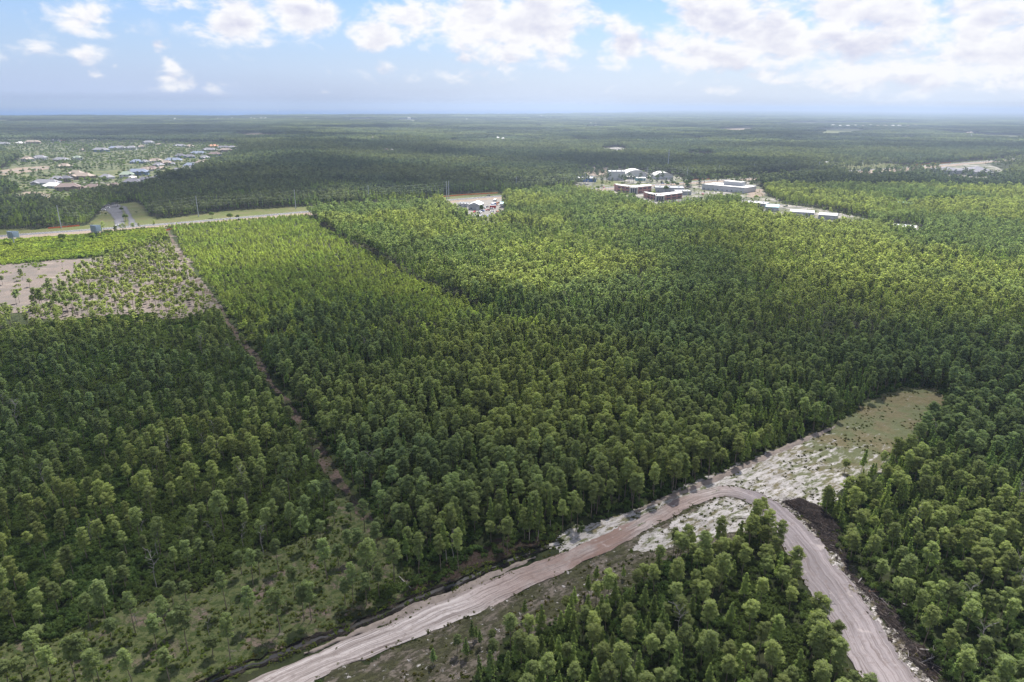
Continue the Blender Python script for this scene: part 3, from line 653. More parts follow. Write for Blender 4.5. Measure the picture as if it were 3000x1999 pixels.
def oak_crown(g, H, detail):
    nC = {0: 26, 1: 14, 2: 8}[detail]; C = []; Rr = []; W_ = H * .36; zc = H * .62
    for i in range(nC):
        d = g.normal(size=3); d /= np.linalg.norm(d); d[2] = abs(d[2]) * .9 - .25
        C.append(d * np.array([W_, W_, H * .3]) * g.uniform(.5, .8) + np.array([0, 0, zc])); s = W_ * g.uniform(.35, .5) * {0: 1, 1: 1.15, 2: 1.3}[detail]
        Rr.append((s, s, s * .85))
    V, F = leaf_mesh(g, np.array(C), np.array(Rr), {0: 60, 1: 18, 2: 9}[detail], {0: .26, 1: .5, 2: .8}[detail], .35, .35)
    return V, F, np.array(C), H * .3
def shrub_mesh(g, detail):
    nC = {0: 7, 1: 4}[detail]; C = np.c_[g.normal(size=(nC, 2)) * .55, g.uniform(.25, .75, nC)]
    Rr = np.repeat(g.uniform(.38, .62, (nC, 1)), 3, 1)
    return leaf_mesh(g, C, Rr, {0: 34, 1: 12}[detail], {0: .14, 1: .26}[detail], .5, .35)
def trunk_mesh(g, H, C, cb, r0, lim=6, lean=.02, top=.92, sides=6):
    b = MB(); lx, ly = g.normal(size=2) * lean * H; pts = []
    for i in range(6):
        t = i / 5; pts.append(Vector((lx * t * t + g.normal() * .04, ly * t * t + g.normal() * .04, H * top * t - .3 * (i == 0))))
    for i in range(5): b.tube(pts[i], pts[i + 1], r0 * (1 - .85 * i / 5), r0 * (1 - .85 * (i + 1) / 5), sides, False)
    if lim:
        for c in C[::max(1, len(C) // lim)]:
            z = max(cb * .85, c[2] - g.uniform(.3, 1.2)); t = z / (H * top)
            b.tube((lx * t * t, ly * t * t, z), c, r0 * .28, r0 * .08, 3, False)
    return np.array(b.V), b.F
def dead_mesh(g, H, r0, nb=12):
    b = MB(); pts = [Vector((g.normal() * .12 * i, g.normal() * .12 * i, H * i / 6 - .2 * (i == 0))) for i in range(7)]
    for i in range(6): b.tube(pts[i], pts[i + 1], r0 * (1 - .13 * i), r0 * (1 - .13 * (i + 1)), 6)
    for j in range(nb):
        k = int(g.integers(2, 6)); p = pts[k].lerp(pts[k + 1], g.uniform(0, 1)); a = g.uniform(0, 6.28); L = g.uniform(.9, 2.6)
        q = p + Vector((math.cos(a) * L, math.sin(a) * L, L * g.uniform(.2, .9))); b.tube(p, q, r0 * .32, r0 * .14, 4, False)
        for m_ in range(2):
            a2 = a + g.uniform(-1, 1); w = p.lerp(q, g.uniform(.4, .9)); b.tube(w, w + Vector((math.cos(a2), math.sin(a2), g.uniform(.2, 1))) * L * .45, r0 * .16, r0 * .05, 3, False)
    return b
PROTO = {}
def proto(key, n, fn):
    c = bpy.data.collections.new('proto_' + key); lst = []
    for i in range(n):
        g = np.random.default_rng(1000 + abs(sum(ord(ch) * (j + 3) for j, ch in enumerate(key))) + i * 17)
        lst.append(fn(g, i))
    for i, (V, F, mats, fm) in enumerate(lst):
        o = mesh_obj('%s_%02d' % (key, i), V, F, mats, fm=fm, unlinked=True); c.objects.link(o)
    PROTO[key] = c
NEAR = {}   # crown/trunk mesh pairs for the individual trees
def combine(V, F, tV, tF, mf, mb):
    n = len(V); FF = [tuple(f) for f in F] + [tuple(i + n for i in f) for f in tF]
    return np.vstack([V, tV]), FF, [mf, mb], [0] * len(F) + [1] * len(tF)
def mk(kind, mf, mb, detail, H0, H1, r0, lim):
    def fn(g, i):
        H = g.uniform(H0, H1); fnc = {'pine': pine_crown, 'slim': slim_crown, 'oak': oak_crown, 'thin': lambda g, H, d: pine_crown(g, H, d, True), 'young': lambda g, H, d: slim_crown(g, H, d, 2.3)}[kind]
        V, F, C, cb = fnc(g, H, detail); tV, tF = trunk_mesh(g, H, C, cb, r0, lim, sides=6 if detail == 0 else 3)
        if detail == 0:
            NEAR.setdefault((kind, mf.name), []).append((V, F, tV, tF, H))
        return combine(V, F, tV, tF, mf, mb)
    return fn
proto('pine_near', 9, mk('pine', M_pine, M_bark, 0, 12.0, 14.5, .15, 9))
proto('slim_near', 8, mk('slim', M_slim, M_pale, 0, 9.0, 13.5, .11, 5))
proto('pine_mid', 7, mk('pine', M_pine, M_bark, 1, 12.0, 14.5, .17, 0))
proto('slim_mid', 6, mk('slim', M_slim, M_pale, 1, 9.0, 13.0, .14, 0))
proto('young_mid', 6, mk('young', M_young, M_bark, 1, 8.5, 11.5, .13, 0))
proto('thin_mid', 7, mk('thin', M_pine, M_bark, 1, 10.5, 12.5, .17, 0))
proto('pine_far', 6, mk('pine', M_far, M_bark, 2, 12, 15, .2, 0))
proto('oak_mid', 5, mk('oak', M_oak, M_bark, 1, 11, 13, .25, 0))
proto('shrub_near', 6, lambda g, i: (*shrub_mesh(g, 0), [M_shrub], None))
proto('shrub_mid', 5, lambda g, i: (*shrub_mesh(g, 1), [M_shrub], None))
proto('bshrub_mid', 5, lambda g, i: (*shrub_mesh(g, 1), [M_bshrub], None))
proto('bush_near', 6, lambda g, i: (*shrub_mesh(g, 0), [M_bush], None))
proto('heath_near', 6, lambda g, i: (*shrub_mesh(g, 0), [M_heath], None))
def tile(size, n, H, rad, q, s):
    def fn(g, i):
        C = np.c_[g.uniform(-size / 2, size / 2, (n, 2)), g.uniform(H * .62, H * .9, n)]
        Rr = np.c_[g.uniform(rad * .7, rad * 1.2, n), g.uniform(rad * .7, rad * 1.2, n), g.uniform(H * .13, H * .22, n)]
        V, F = leaf_mesh(g, C, Rr, q, s, .7, .3, .9)
        return V, F, [M_far], None
    return fn
proto('canopy_tile', 6, tile(90, 420, 13, 2.3, 6, 1.5))
proto('canopy_tile_far', 5, tile(420, 2200, 13, 6.0, 3, 5.0))

def scatter(name, proto_key, pts, rot, scl, idx, label=None, cat=None, kind='stuff'):
    """one object: points that carry rotation, scale and variant, instanced by geometry nodes"""
    n = len(pts)
    if n == 0: return None
    me = bpy.data.meshes.new(name); me.vertices.add(n); me.vertices.foreach_set('co', np.asarray(pts, np.float32).ravel())
    scl = np.asarray(scl, float)
    if scl.ndim == 1: scl = np.repeat(scl[:, None], 3, 1)
    a = me.attributes.new('rot', 'FLOAT_VECTOR', 'POINT'); a.data.foreach_set('vector', np.asarray(rot, np.float32).ravel())
    a = me.attributes.new('scl', 'FLOAT_VECTOR', 'POINT'); a.data.foreach_set('vector', np.asarray(scl, np.float32).ravel())
    a = me.attributes.new('vid', 'INT', 'POINT'); a.data.foreach_set('value', np.asarray(idx, np.int32))
    o = link(bpy.data.objects.new(name, me)); ng = bpy.data.node_groups.new('scatter_' + name, 'GeometryNodeTree')
    ng.interface.new_socket('Geometry', in_out='INPUT', socket_type='NodeSocketGeometry'); ng.interface.new_socket('Geometry', in_out='OUTPUT', socket_type='NodeSocketGeometry')
    N = ng.nodes; L = ng.links; gi = N.new('NodeGroupInput'); go = N.new('NodeGroupOutput'); ip = N.new('GeometryNodeInstanceOnPoints')
    ci = N.new('GeometryNodeCollectionInfo'); ci.inputs['Collection'].default_value = PROTO[proto_key]; ci.inputs['Separate Children'].default_value = True; ci.inputs['Reset Children'].default_value = True
    L.new(gi.outputs[0], ip.inputs['Points']); L.new(ci.outputs[0], ip.inputs['Instance']); ip.inputs['Pick Instance'].default_value = True
    for nm, ty, sk in (('rot', 'FLOAT_VECTOR', 'Rotation'), ('scl', 'FLOAT_VECTOR', 'Scale'), ('vid', 'INT', 'Instance Index')):
        na = N.new('GeometryNodeInputNamedAttribute'); na.data_type = ty; na.inputs['Name'].default_value = nm; L.new(na.outputs[0], ip.inputs[sk])
    L.new(ip.outputs[0], go.inputs[0]); m = o.modifiers.new('scatter', 'NODES'); m.node_group = ng
    return tag(o, label, cat, kind=kind)

# ------------------------------------------------------------------ where the trees stand
P_between = np.vstack([DITCH, ROAD_N[1:8][::-1]])
HOFF = offset(HWY, -4)
def in_road(x, y, b=0.0): return inside(P_road, x, y)
BUILD_SPOTS = []    # (x, y, radius) kept free of trees

P_front1 = Gs([(2480, 500), (3020, 462), (3020, 492), (2900, 512), (2985, 540), (2840, 545), (2700, 528), (2560, 530), (2480, 528)])
P_front2 = Gs([(2190, 524), (2345, 512), (2350, 530), (2200, 541)])
def classify(x, y):
    c = np.full(len(x), 1)
    d = np.hypot(x, y)
    jx = x + (fbm(x, y, 14, 3, 90) - .5) * 10; jy = y + (fbm(x, y, 14, 3, 91) - .5) * 10
    firex = np.interp(y, FIRE[::-1, 1], FIRE[::-1, 0])      # x of the cut line at this y
    left = (x < firex) & (y < FIRE[0, 1])
    c[left] = 6
    c[inside(P_youngS, jx, jy)] = 7
    c[(c == 1) & (y > FIRE[0, 1] - 40) & (y < np.interp(x, HWY[:, 0], HWY[:, 1])) & (x < G(720, 650).x)] = 7
    c[inside(P_savU, x + (fbm(x, y, 20, 3, 95) - .5) * 26, y + (fbm(x, y, 20, 3, 96) - .5) * 30)] = 3
    c[inside(P_savOpen, x, y)] = 4
    c[inside(P_bright, x, y)] = 5
    c[inside(P_savB, x, y)] = 2
    hy = np.interp(x, HWY[:, 0], HWY[:, 1]); c[(y > hy) & (d > 500)] = 10
    c[inside(P_sub, x, y)] = 8
    for P_ in (P_heath, P_clear, P_debris, P_whites): c[inside(P_, x, y)] = 9
    hh = (c == 9) & inside(P_heath, x, y) & ~inside(P_whites, x, y) & (dseg(ROAD_S[:11], x, y) > 6.5) & (x > G(1150, 1950).x); c[hh] = 13
    dd = dseg(DITCH, x, y); c[(dd < 6.5)] = np.where(c[(dd < 6.5)] == 2, 9, 0)
    c[inside(P_between, x, y)] = 0
    c[dseg(FIRE, x, y) < 3.1] = 9
    c[dseg(HOFF, x, y) < 20] = 0
    for P_ in (P_eastpark, P_lawn, P_lawn2, P_yard, P_verge, P_rv, P_east, P_right1, P_right2, P_long, P_green, P_sand1, P_sand2): c[inside(P_, x, y)] = 0
    kk = inside(P_biz, x, y) & (c != 0); c[kk] = 11
    kk = inside(P_meadow, x, y) | inside(P_front1, x, y) | inside(P_front2, x, y); c[kk & (c != 0)] = 12
    c[in_road(x, y)] = 0
    cx = offset(ROAD_N, 0); c[(dseg(ROAD_N, x, y) < 1.6) | (dseg(ROAD_S, x, y) < 1.8)] = 0
    return c

def jgrid(s, ymin, ymax, amax=R(43), seed=3):
    g = np.random.default_rng(seed); xm = ymax * math.tan(amax) + 40
    X, Y = np.meshgrid(np.arange(-xm, xm, s), np.arange(ymin, ymax, s))
    X = X.ravel() + g.uniform(-.46, .46, X.size) * s; Y = Y.ravel() + g.uniform(-.46, .46, Y.size) * s
    k = np.abs(X) < Y * math.tan(amax) + 40
    return X[k], Y[k]

# ---- houses of the suburb: roof centre, roof width in the photograph, roof colour, wall colour
ROOFS = {'grey': simple('grey_shingle_roof', (.165, .165, .19), .8, .1, 1), 'blue grey': simple('blue_grey_shingle_roof', (.13, .155, .22), .8, .1, 1),
         'tan': simple('tan_shingle_roof', (.22, .18, .155), .8, .1, 1), 'brown': simple('brown_shingle_roof', (.135, .10, .095), .8, .1, 1),
         'dark': simple('dark_shingle_roof', (.095, .095, .12), .8, .1, 1), 'white': M_whiteroof, 'orange': simple('orange_tile_roof', (.36, .18, .11), .8, .1, 1),
         'pale green': simple('pale_green_roof', (.17, .21, .17), .8, .1, 1)}
WALLS = {'white': M_whitewall, 'cream': simple('cream_siding', (.30, .28, .22), .8, .05), 'blue': simple('blue_siding', (.13, .19, .28), .8, .05), 'tan': simple('tan_siding', (.22, .18, .14), .8, .05)}
HOUSES = [(11,420,24,'grey','white'),(60,418,20,'white','tan'),(96,417,30,'tan','tan'),(162,412,18,'grey','white'),(185,411,9,'orange','tan'),(118,463,27,'grey','white'),(80,467,23,'tan','white'),
 (181,466,44,'grey','cream'),(190,484,27,'tan','tan'),(228,463,17,'pale green','white'),(295,440,33,'grey','blue'),(337,432,27,'blue grey','white'),(239,438,13,'tan','cream'),(135,532,60,'grey','white'),
 (168,521,28,'grey','tan'),(193,524,24,'dark','tan'),(156,541,42,'white','white'),(199,549,50,'brown','tan'),(243,517,50,'tan','tan'),(312,516,30,'grey','white'),(276,546,48,'brown','tan'),(334,540,24,'brown','tan'),
 (222,505,30,'tan','white'),(9,561,15,'tan','white'),(351,434,23,'grey','white'),(384,434,21,'grey','white'),(415,431,15,'tan','white'),(435,418,23,'grey','white'),(465,422,11,'tan','cream'),(528,426,26,'grey','white'),
 (556,427,18,'tan','white'),(625,427,22,'orange','cream'),(615,437,36,'grey','cream'),(655,431,30,'dark','white'),(679,431,18,'grey','white'),(661,441,27,'tan','tan'),(629,453,28,'brown','blue'),(600,460,23,'grey','blue'),
 (580,447,32,'blue grey','white'),(554,457,24,'dark','blue'),(528,458,22,'dark','blue'),(611,472,36,'tan','cream'),(559,486,30,'blue grey','white'),(588,478,21,'tan','white'),(548,497,33,'grey','white'),(522,502,30,'grey','white'),
 (507,467,36,'blue grey','white'),(487,478,21,'tan','tan'),(465,481,24,'grey','white'),(474,489,17,'tan','cream'),(456,469,32,'tan','white'),(400,472,27,'blue grey','blue'),(424,471,17,'grey','white'),(447,492,30,'brown','white'),
 (426,494,24,'tan','white'),(404,505,44,'blue grey','blue'),(371,513,30,'pale green','white'),(389,517,15,'white','cream'),(478,513,32,'blue grey','blue'),(447,524,30,'dark','blue'),(424,528,26,'dark','white'),(387,534,36,'dark','blue'),
 (505,478,15,'grey','white'),(622,476,18,'tan','white')]
house_spec = []
for px, py, w, rc, wc in HOUSES:
    p = G(px, py, 4.5); wid = max(11., w * p.y / FPX * 1.25); house_spec.append((px, py, p, wid, rc, wc)); BUILD_SPOTS.append((p.x, p.y - 6, wid * .5 + 5))

# ---- commercial and other buildings: left and right corner of the front eaves in the photograph, eaves height, depth
BLD = [
 dict(l='pale flat roofed warehouse with a raised box on its roof in the business park', c='warehouse', a=(2057, 541), b=(2180, 552), h=7, d=36, roof=M_whiteroof, wall=M_whitewall, name='warehouse'),
 dict(l='low grey shed roofed in pale metal right behind the brick offices', c='shed', a=(1921, 551), b=(2005, 553), h=6, d=26, roof=M_greyroof, wall=M_greywall, name='metal_shed'),
 dict(l='white low annex between the grey shed and the second brick office', c='shed', a=(1985, 562), b=(2026, 562), h=4.5, d=16, roof=M_whiteroof, wall=M_greywall, name='metal_shed'),
 dict(l='white roofed showroom with blue fascia beside the tall pines', c='showroom', a=(1700, 524), b=(1747, 524), h=5, d=26, roof=M_whiteroof, wall=M_bluewall, name='showroom'),
 dict(l='tall white windowless block behind the brick offices', c='warehouse', a=(1789, 504), b=(1832, 504), h=13, d=20, roof=M_whiteroof, wall=M_whitewall, name='warehouse'),
 dict(l='small grey gabled shed in front of the left domed roof', c='shed', a=(1835, 518), b=(1856, 519), h=4, d=12, roof=M_whiteroof, wall=M_greywall, name='metal_shed', gable=1.5),
 dict(l='small teal walled shed left of the tall utility pole', c='shed', a=(1866, 522), b=(1892, 522), h=4.5, d=12, roof=M_whiteroof, wall=M_tealroof, name='metal_shed', gable=1),
 dict(l='teal roofed shop at the upper end of the long row of grey sheds', c='shop', a=(2244, 606), b=(2281, 608), h=5, d=20, roof=M_tealroof, wall=M_greywall, name='shop', gable=2),
 dict(l='long grey storage shed next to the teal roofed shop', c='shed', a=(2315, 620), b=(2386, 624), h=4.5, d=18, roof=M_greyroof, wall=M_greywall, name='metal_shed', gable=1.5),
 dict(l='grey storage shed at the lower end of the long row', c='shed', a=(2398, 629), b=(2452, 633), h=4.5, d=18, roof=M_greyroof, wall=M_greywall, name='metal_shed', gable=1.5),
 dict(l='low white roofed shed above the teal roofed shop', c='shed', a=(2180, 594), b=(2240, 599), h=4.5, d=18, roof=M_whiteroof, wall=M_greywall, name='metal_shed'),
 dict(l='long white flat roof showing alone among trees at the far right of the wood', c='shed', a=(2612, 664), b=(2682, 670), h=4.5, d=16, roof=M_whiteroof, wall=M_greywall, name='metal_shed'),
 dict(l='teal roofed building showing between round trees', c='building', a=(2640, 598), b=(2682, 598), h=5, d=16, roof=M_tealroof, wall=M_whitewall, name='building', gable=1.5),
 dict(l='long white roofed shed standing alone in the far pine wood', c='shed', a=(2017, 457), b=(2087, 461), h=7, d=22, roof=M_whiteroof, wall=M_greywall, name='metal_shed'),
 dict(l='wide grey hipped roof beside the far end of the highway, smaller one', c='building', a=(2775, 500), b=(2824, 500), h=7, d=45, roof=ROOFS['dark'], wall=M_greywall, name='hipped_building', hip=5),
 dict(l='largest grey hipped roof beside the far end of the highway', c='building', a=(2841, 504), b=(2922, 506), h=7, d=60, roof=ROOFS['dark'], wall=M_greywall, name='hipped_building', hip=8),
 dict(l='white gabled workshop with a pale roof at the scrap yard', c='workshop', a=(1372, 601), b=(1407, 602), h=5.5, d=20, roof=M_whiteroof, wall=M_greywall, name='workshop', gable=3, gfront=True),
 dict(l='low white shed left of the scrap yard workshop', c='shed', a=(1341, 598), b=(1369, 599), h=3.5, d=8, roof=M_whiteroof, wall=M_whitewall, name='metal_shed'),
 dict(l='small teal roofed house behind the trees right of the scrap yard', c='house', a=(1466, 597), b=(1487, 597), h=5, d=9, roof=M_tealroof, wall=M_whitewall, name='house', gable=1.5),
 dict(l='bronze and white house in the verge clearing beyond the highway', c='house', a=(2418, 479), b=(2434, 479), h=6, d=12, roof=M_whiteroof, wall=M_whitewall, name='house', gable=3),
]
for q in BLD:
    A = G(*q['a'], q['h']); B = G(*q['b'], q['h']); q['A'], q['B'] = A, B
    L = (B - A).length; q['L'] = L; dirv = (B - A).normalized(); nrm = Vector((-dirv.y, dirv.x, 0)); q['yaw'] = math.atan2(dirv.y, dirv.x)
    for i in range(int(L / 9) + 1):
        for j in range(int(q['d'] / 9) + 2):
            p = A + dirv * (i * 9) + nrm * (j * 9 - 9); BUILD_SPOTS.append((p.x, p.y, 9))
OFF = [((1808.5, 543), (1857, 550), (1909, 545), 8.6), ((1896.5, 567), (1934, 574.5), (1999, 566), 6.6)]
for a, m_, b, h in OFF:
    for t in range(6):
        for s_ in (0, 10, -8):
            p = G(a[0] + (b[0] - a[0]) * t / 5, a[1] + (b[1] - a[1]) * t / 5, h); BUILD_SPOTS.append((p.x, p.y + s_, 8))
BARREL = [((1832, 511), (1896, 511), 6, 30, 7), ((1920, 515), (1972, 515), 6, 26, 5)]
for a, b, h, d, rr in BARREL:
    for t in range(8):
        for s_ in (-6, 8, 22):
            p = G(a[0] + (b[0] - a[0]) * t / 7, a[1], h); BUILD_SPOTS.append((p.x, p.y + s_, 9))
BS = np.array(BUILD_SPOTS)
def free_of_buildings(x, y):
    ok = np.ones(len(x), bool)
    for bx, by, br in BS:
        k = (np.abs(x - bx) < br) & (np.abs(y - by) < br)
        ok[k] &= np.hypot(x[k] - bx, y[k] - by) > br
    return ok

# ---- hand-read trees: foot of the trunk, top of the crown (picture units), kind
c1 = lambda x, y: (x / 2.243, 1300 + y / 2.243); c2 = lambda x, y: (1000 + x / 2.243, 1300 + y / 2.243); c3 = lambda x, y: (2000 + x / 2.243, 1300 + y / 2.243)
HAND = []
for x, y, t in [(1515,1420,1120),(1240,1390,1075),(1840,1240,950),(1490,1090,835),(1650,1185,930),(2045,1165,890),(1100,1255,1000),(870,1568,1335),(1115,1568,1350),(1030,1365,1120),(735,1315,1145),
    (595,1210,975),(690,1140,970),(1400,1395,1270),(1150,1255,1110),(1665,930,690),(1830,830,630),(2015,670,460),(1590,860,700),(830,960,805),(500,1568,1265),(580,1568,1250),(340,1568,1330),(650,1568,1350),
    (1140,1060,900),(1225,1040,905),(2000,1165,910),(1325,800,625),(580,400,235),(850,300,130),(1910,380,50),(1140,430,255),(1210,180,70),(1600,200,120),(2105,640,505),(2200,530,380),(180,1000,850),(330,1060,880),
    (480,1040,900),(890,1250,970),(70,1150,1020),(250,1300,1200),(150,1560,1400),(60,1600,1420),(1710,870,700),(1940,1020,800),(2150,900,620),(2225,800,660),(1480,600,300),(760,620,470),(430,870,690)]:
    HAND.append((c1(x, y), c1(x, t)[1], 'pine'))
for x, y, t in [(25,1060,880),(80,1050,780),(190,980,630),(350,915,610),(250,1020,785),(165,1060,850),(60,760,560),(120,730,560),(155,580,355),(245,440,240),(125,350,180),(510,880,590),(655,840,600),(65,510,390),
    (770,850,560),(695,780,510),(1090,720,480),(1205,640,420),(1235,640,340),(1290,640,340),(1455,580,360),(1375,560,300),(1630,380,200),(1565,470,310),(240,640,480),(1065,690,500),(985,650,510)]:
    HAND.append((c2(x, y), c2(x, t)[1], 'slim' if x in (1290, 1565, 1235, 695, 1375) else 'pine'))
for x, y, t in [(520,550,352),(715,830,715),(910,1130,1000),(1005,1310,1160),(1400,1030,880),(1710,1460,1220),(1530,1180,960),(1170,190,30),(1060,190,100)]:
    HAND.append((c3(x, y), c3(x, t)[1], 'pine' if x not in (910, 1170) else 'slim'))
HAND_SAVU = []
for x, y, t in [(330,890,715),(430,985,860),(40,955,820),(245,1265,1040),(285,1215,1010),(490,1300,1100),(540,1310,985),(560,1260,1050),(625,1320,1000),(690,1360,1195),(735,1370,1200),(590,1280,990),(740,1130,850),
    (825,1330,1050),(940,1060,890),(945,1300,1090),(1030,1050,800),(905,735,600),(1070,780,640),(1095,740,600),(1120,1085,930),(1230,760,620),(1560,760,600),(1340,1210,1060),(1690,300,95),(1390,270,200)]:
    HAND_SAVU.append(((x / 4.9, 640 + y / 4.9), 640 + t / 4.9, 'dead' if x in (1070, 1095, 905) else 'pine'))
def height_from(px, py, pt):
    p = G(px, py); lo, hi = 1., 40.
    for _ in range(30):
        m_ = (lo + hi) / 2
        if proj(p.x, p.y, m_)[1] > pt: lo = m_
        else: hi = m_
    return p, lo

# ---- scatter
pts_all = {'pine': [], 'slim': [], 'young': []}
X, Y = jgrid(3.2, 62, 1000, seed=3); C = classify(X, Y); D = np.hypot(X, Y)
u = rng.random(len(X)); keep = np.zeros(len(X), bool); patch = fbm(X, Y, 45, 3, 55)
dens = {1: .97, 2: .035, 3: .50, 4: .0, 5: .03, 6: .33, 7: .95, 8: .22, 9: 0, 10: .95, 11: .07, 12: .08, 13: .34}
for c, pr in dens.items(): keep |= (C == c) & (u < pr * (np.where(patch < .36, .55, 1.0) if c in (1, 6) else 1))
keep &= free_of_buildings(X, Y)
hand = []
for (fx, fy), top, kd in HAND + HAND_SAVU:
    p, H = height_from(fx, fy, top); hand.append((p.x, p.y, H, kd))
hx = np.array([(a, b) for a, b, _, _ in hand])
for a, b in hx: keep &= ~((np.abs(X - a) < 2.6) & (np.abs(Y - b) < 2.6))
X, Y, C, D, patch = X[keep], Y[keep], C[keep], D[keep], patch[keep]
u = rng.random(len(X)); mixn = fbm(X, Y, 60, 3, 33)
slimp = np.where(mixn > .52, .62, .22); slimp[(C == 2) | (C == 3) | (C == 6)] = .03
kind = np.where(C == 7, 2, np.where(u < slimp, 1, 0)); kind[(C == 5)] = 2; kind[C == 8] = 3; kind[(C == 10) & (u > .86)] = 3; kind[((C == 11) | (C == 12)) & (u > .4)] = 3; kind[(C == 1) & (u > .955)] = 3
stx = np.interp(Y, STAND[::-1, 1], STAND[::-1, 0]); firx = np.interp(Y, FIRE[::-1, 1], FIRE[::-1, 0]); corr = (C == 1) & (X > firx) & (Y > 285) & (Y < 520) & (X < stx + np.clip(375 - Y, 0, 200) * .5)
tr_ = np.clip((Y - 285) / 120, 0, 1); kind[corr & (rng.random(len(X)) < .85 * tr_)] = 2
S = rng.uniform(.64, 1.06, len(X)) * (.9 + .35 * (fbm(X, Y, 30, 3, 44) - .3))
SZ = np.ones(len(X)); SZ[(Y < np.interp(X, ROAD_N[:11, 0], ROAD_N[:11, 1])) | ((X > 60) & (Y < 250))] = .80; SZ *= .95
S[C == 6] *= .84; S[C == 3] *= .80
ygrad = np.clip((Y - 330) / 170, 0, 1); S[C == 7] *= (.60 - .16 * ygrad[C == 7])
S[corr] *= 1 - .42 * tr_[corr]; S[kind == 3] *= rng.uniform(.55, .95, int((kind == 3).sum())); S[C == 5] *= .36; S[(C == 11) | (C == 12)] *= .6; S[C == 13] *= .68; S[C == 8] *= .66
near_line = dseg(STAND, X, Y) < 30; S[near_line & (C == 1) & ~corr] *= 1.14
px, py, pz = proj(X, Y, 8.0); inview = (px > -60) & (px < 3060) & (py < 2080)

def add_scatter(nm, key, sel, label, cat, zrot_only=True, nvar=6, sc=None, wide=None, z=0.):
    n = int(sel.sum())
    if not n: return
    r = np.c_[rng.normal(size=(n, 2)) * .04, rng.uniform(0, 6.283, n)]
    s_all = S if sc is None else sc; s = s_all[sel]; s3 = np.c_[s * (wide if wide else 1), s * (wide if wide else 1), s * (SZ[sel] if len(SZ) == len(s_all) else 1)]
    s3[:, 2] *= rng.uniform(.9, 1.12, n)
    return scatter(nm, key, np.c_[X[sel], Y[sel], np.full(n, z)], r, s3, rng.integers(0, nvar, n), label, cat)

order = np.argsort(D); rank = {}
single = np.zeros(len(X), bool)
n_hand = {k: sum(1 for h in hand if h[3] == k) for k in ('pine', 'slim')}
for kd, nmax in ((0, 296 - n_hand['pine']), (1, 296 - n_hand['slim'])):
    k = [i for i in order if kind[i] == kd and inview[i] and D[i] < 500][:nmax]; single[k] = True
nearm = (D < 380) & ~single; midm = (D >= 380) & ~single
add_scatter('pine_wood', 'pine_near', nearm & (kind == 0), 'green pine wood filling the middle ground around the cut line', 'wood', nvar=9)
add_scatter('slender_conifer_wood', 'slim_near', nearm & (kind == 1), 'slender pointed conifers standing among the pines', 'wood', nvar=8)
add_scatter('thin_pine_wood', 'thin_mid', midm & (kind == 0) & (C == 3), 'thin bare stemmed pines scattered over the open burnt field', 'wood', nvar=7, wide=1.05)
add_scatter('pine_wood', 'pine_mid', midm & (kind == 0) & (C != 10) & (C != 3), 'pine wood stretching from the cut line to the business park', 'wood', nvar=7)
add_scatter('slender_conifer_wood', 'slim_mid', midm & (kind == 1), 'slender conifers mixed into the further pine wood', 'wood', nvar=6)
add_scatter('young_pine_stand', 'young_mid', ~single & (kind == 2), 'bright yellow green young pines in a dense stand beside the highway', 'young pines', nvar=6, wide=1.6)
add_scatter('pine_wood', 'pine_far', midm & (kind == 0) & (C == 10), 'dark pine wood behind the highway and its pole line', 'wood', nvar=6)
add_scatter('broadleaf_wood', 'oak_mid', ~single & (kind == 3), 'round broadleaf trees around the suburb and beyond the highway', 'wood', nvar=5, sc=S * .8)

# further woods up to 2.1 km
Xs, Ys, Cs, Ss, SZs = X, Y, C, S, SZ; SZ = np.ones(0)
X, Y = jgrid(5.6, 1000, 2150, R(42), seed=9); C = classify(X, Y); u = rng.random(len(X))
fcl = np.zeros(len(X), bool)
for q_ in ([(2560, 408), (2680, 404), (2700, 414), (2580, 420)], [(2030, 408), (2120, 405), (2140, 415), (2040, 422)], [(2780, 390), (3030, 400), (3030, 418), (2800, 402)]): fcl |= inside(Gs(q_), X, Y)
C[fcl] = 0
keep = ((C == 10) | (C == 1)) | ((C == 8) & (u < .22)) | ((C >= 11) & (u < .2)); keep &= free_of_buildings(X, Y); X, Y, C = X[keep], Y[keep], C[keep]
S = rng.uniform(.85, 1.2, len(X)) * (.85 + .5 * (fbm(X, Y, 70, 3, 44) - .25)); ob = (rng.random(len(X)) < .12) | ((C == 8) & (rng.random(len(X)) < .75))
S[C == 8] *= .62
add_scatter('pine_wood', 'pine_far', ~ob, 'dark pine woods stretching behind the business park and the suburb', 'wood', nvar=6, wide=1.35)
add_scatter('broadleaf_wood', 'oak_mid', ob, 'round crowned trees scattered through the far woods and suburb', 'wood', nvar=5, sc=S * .85)

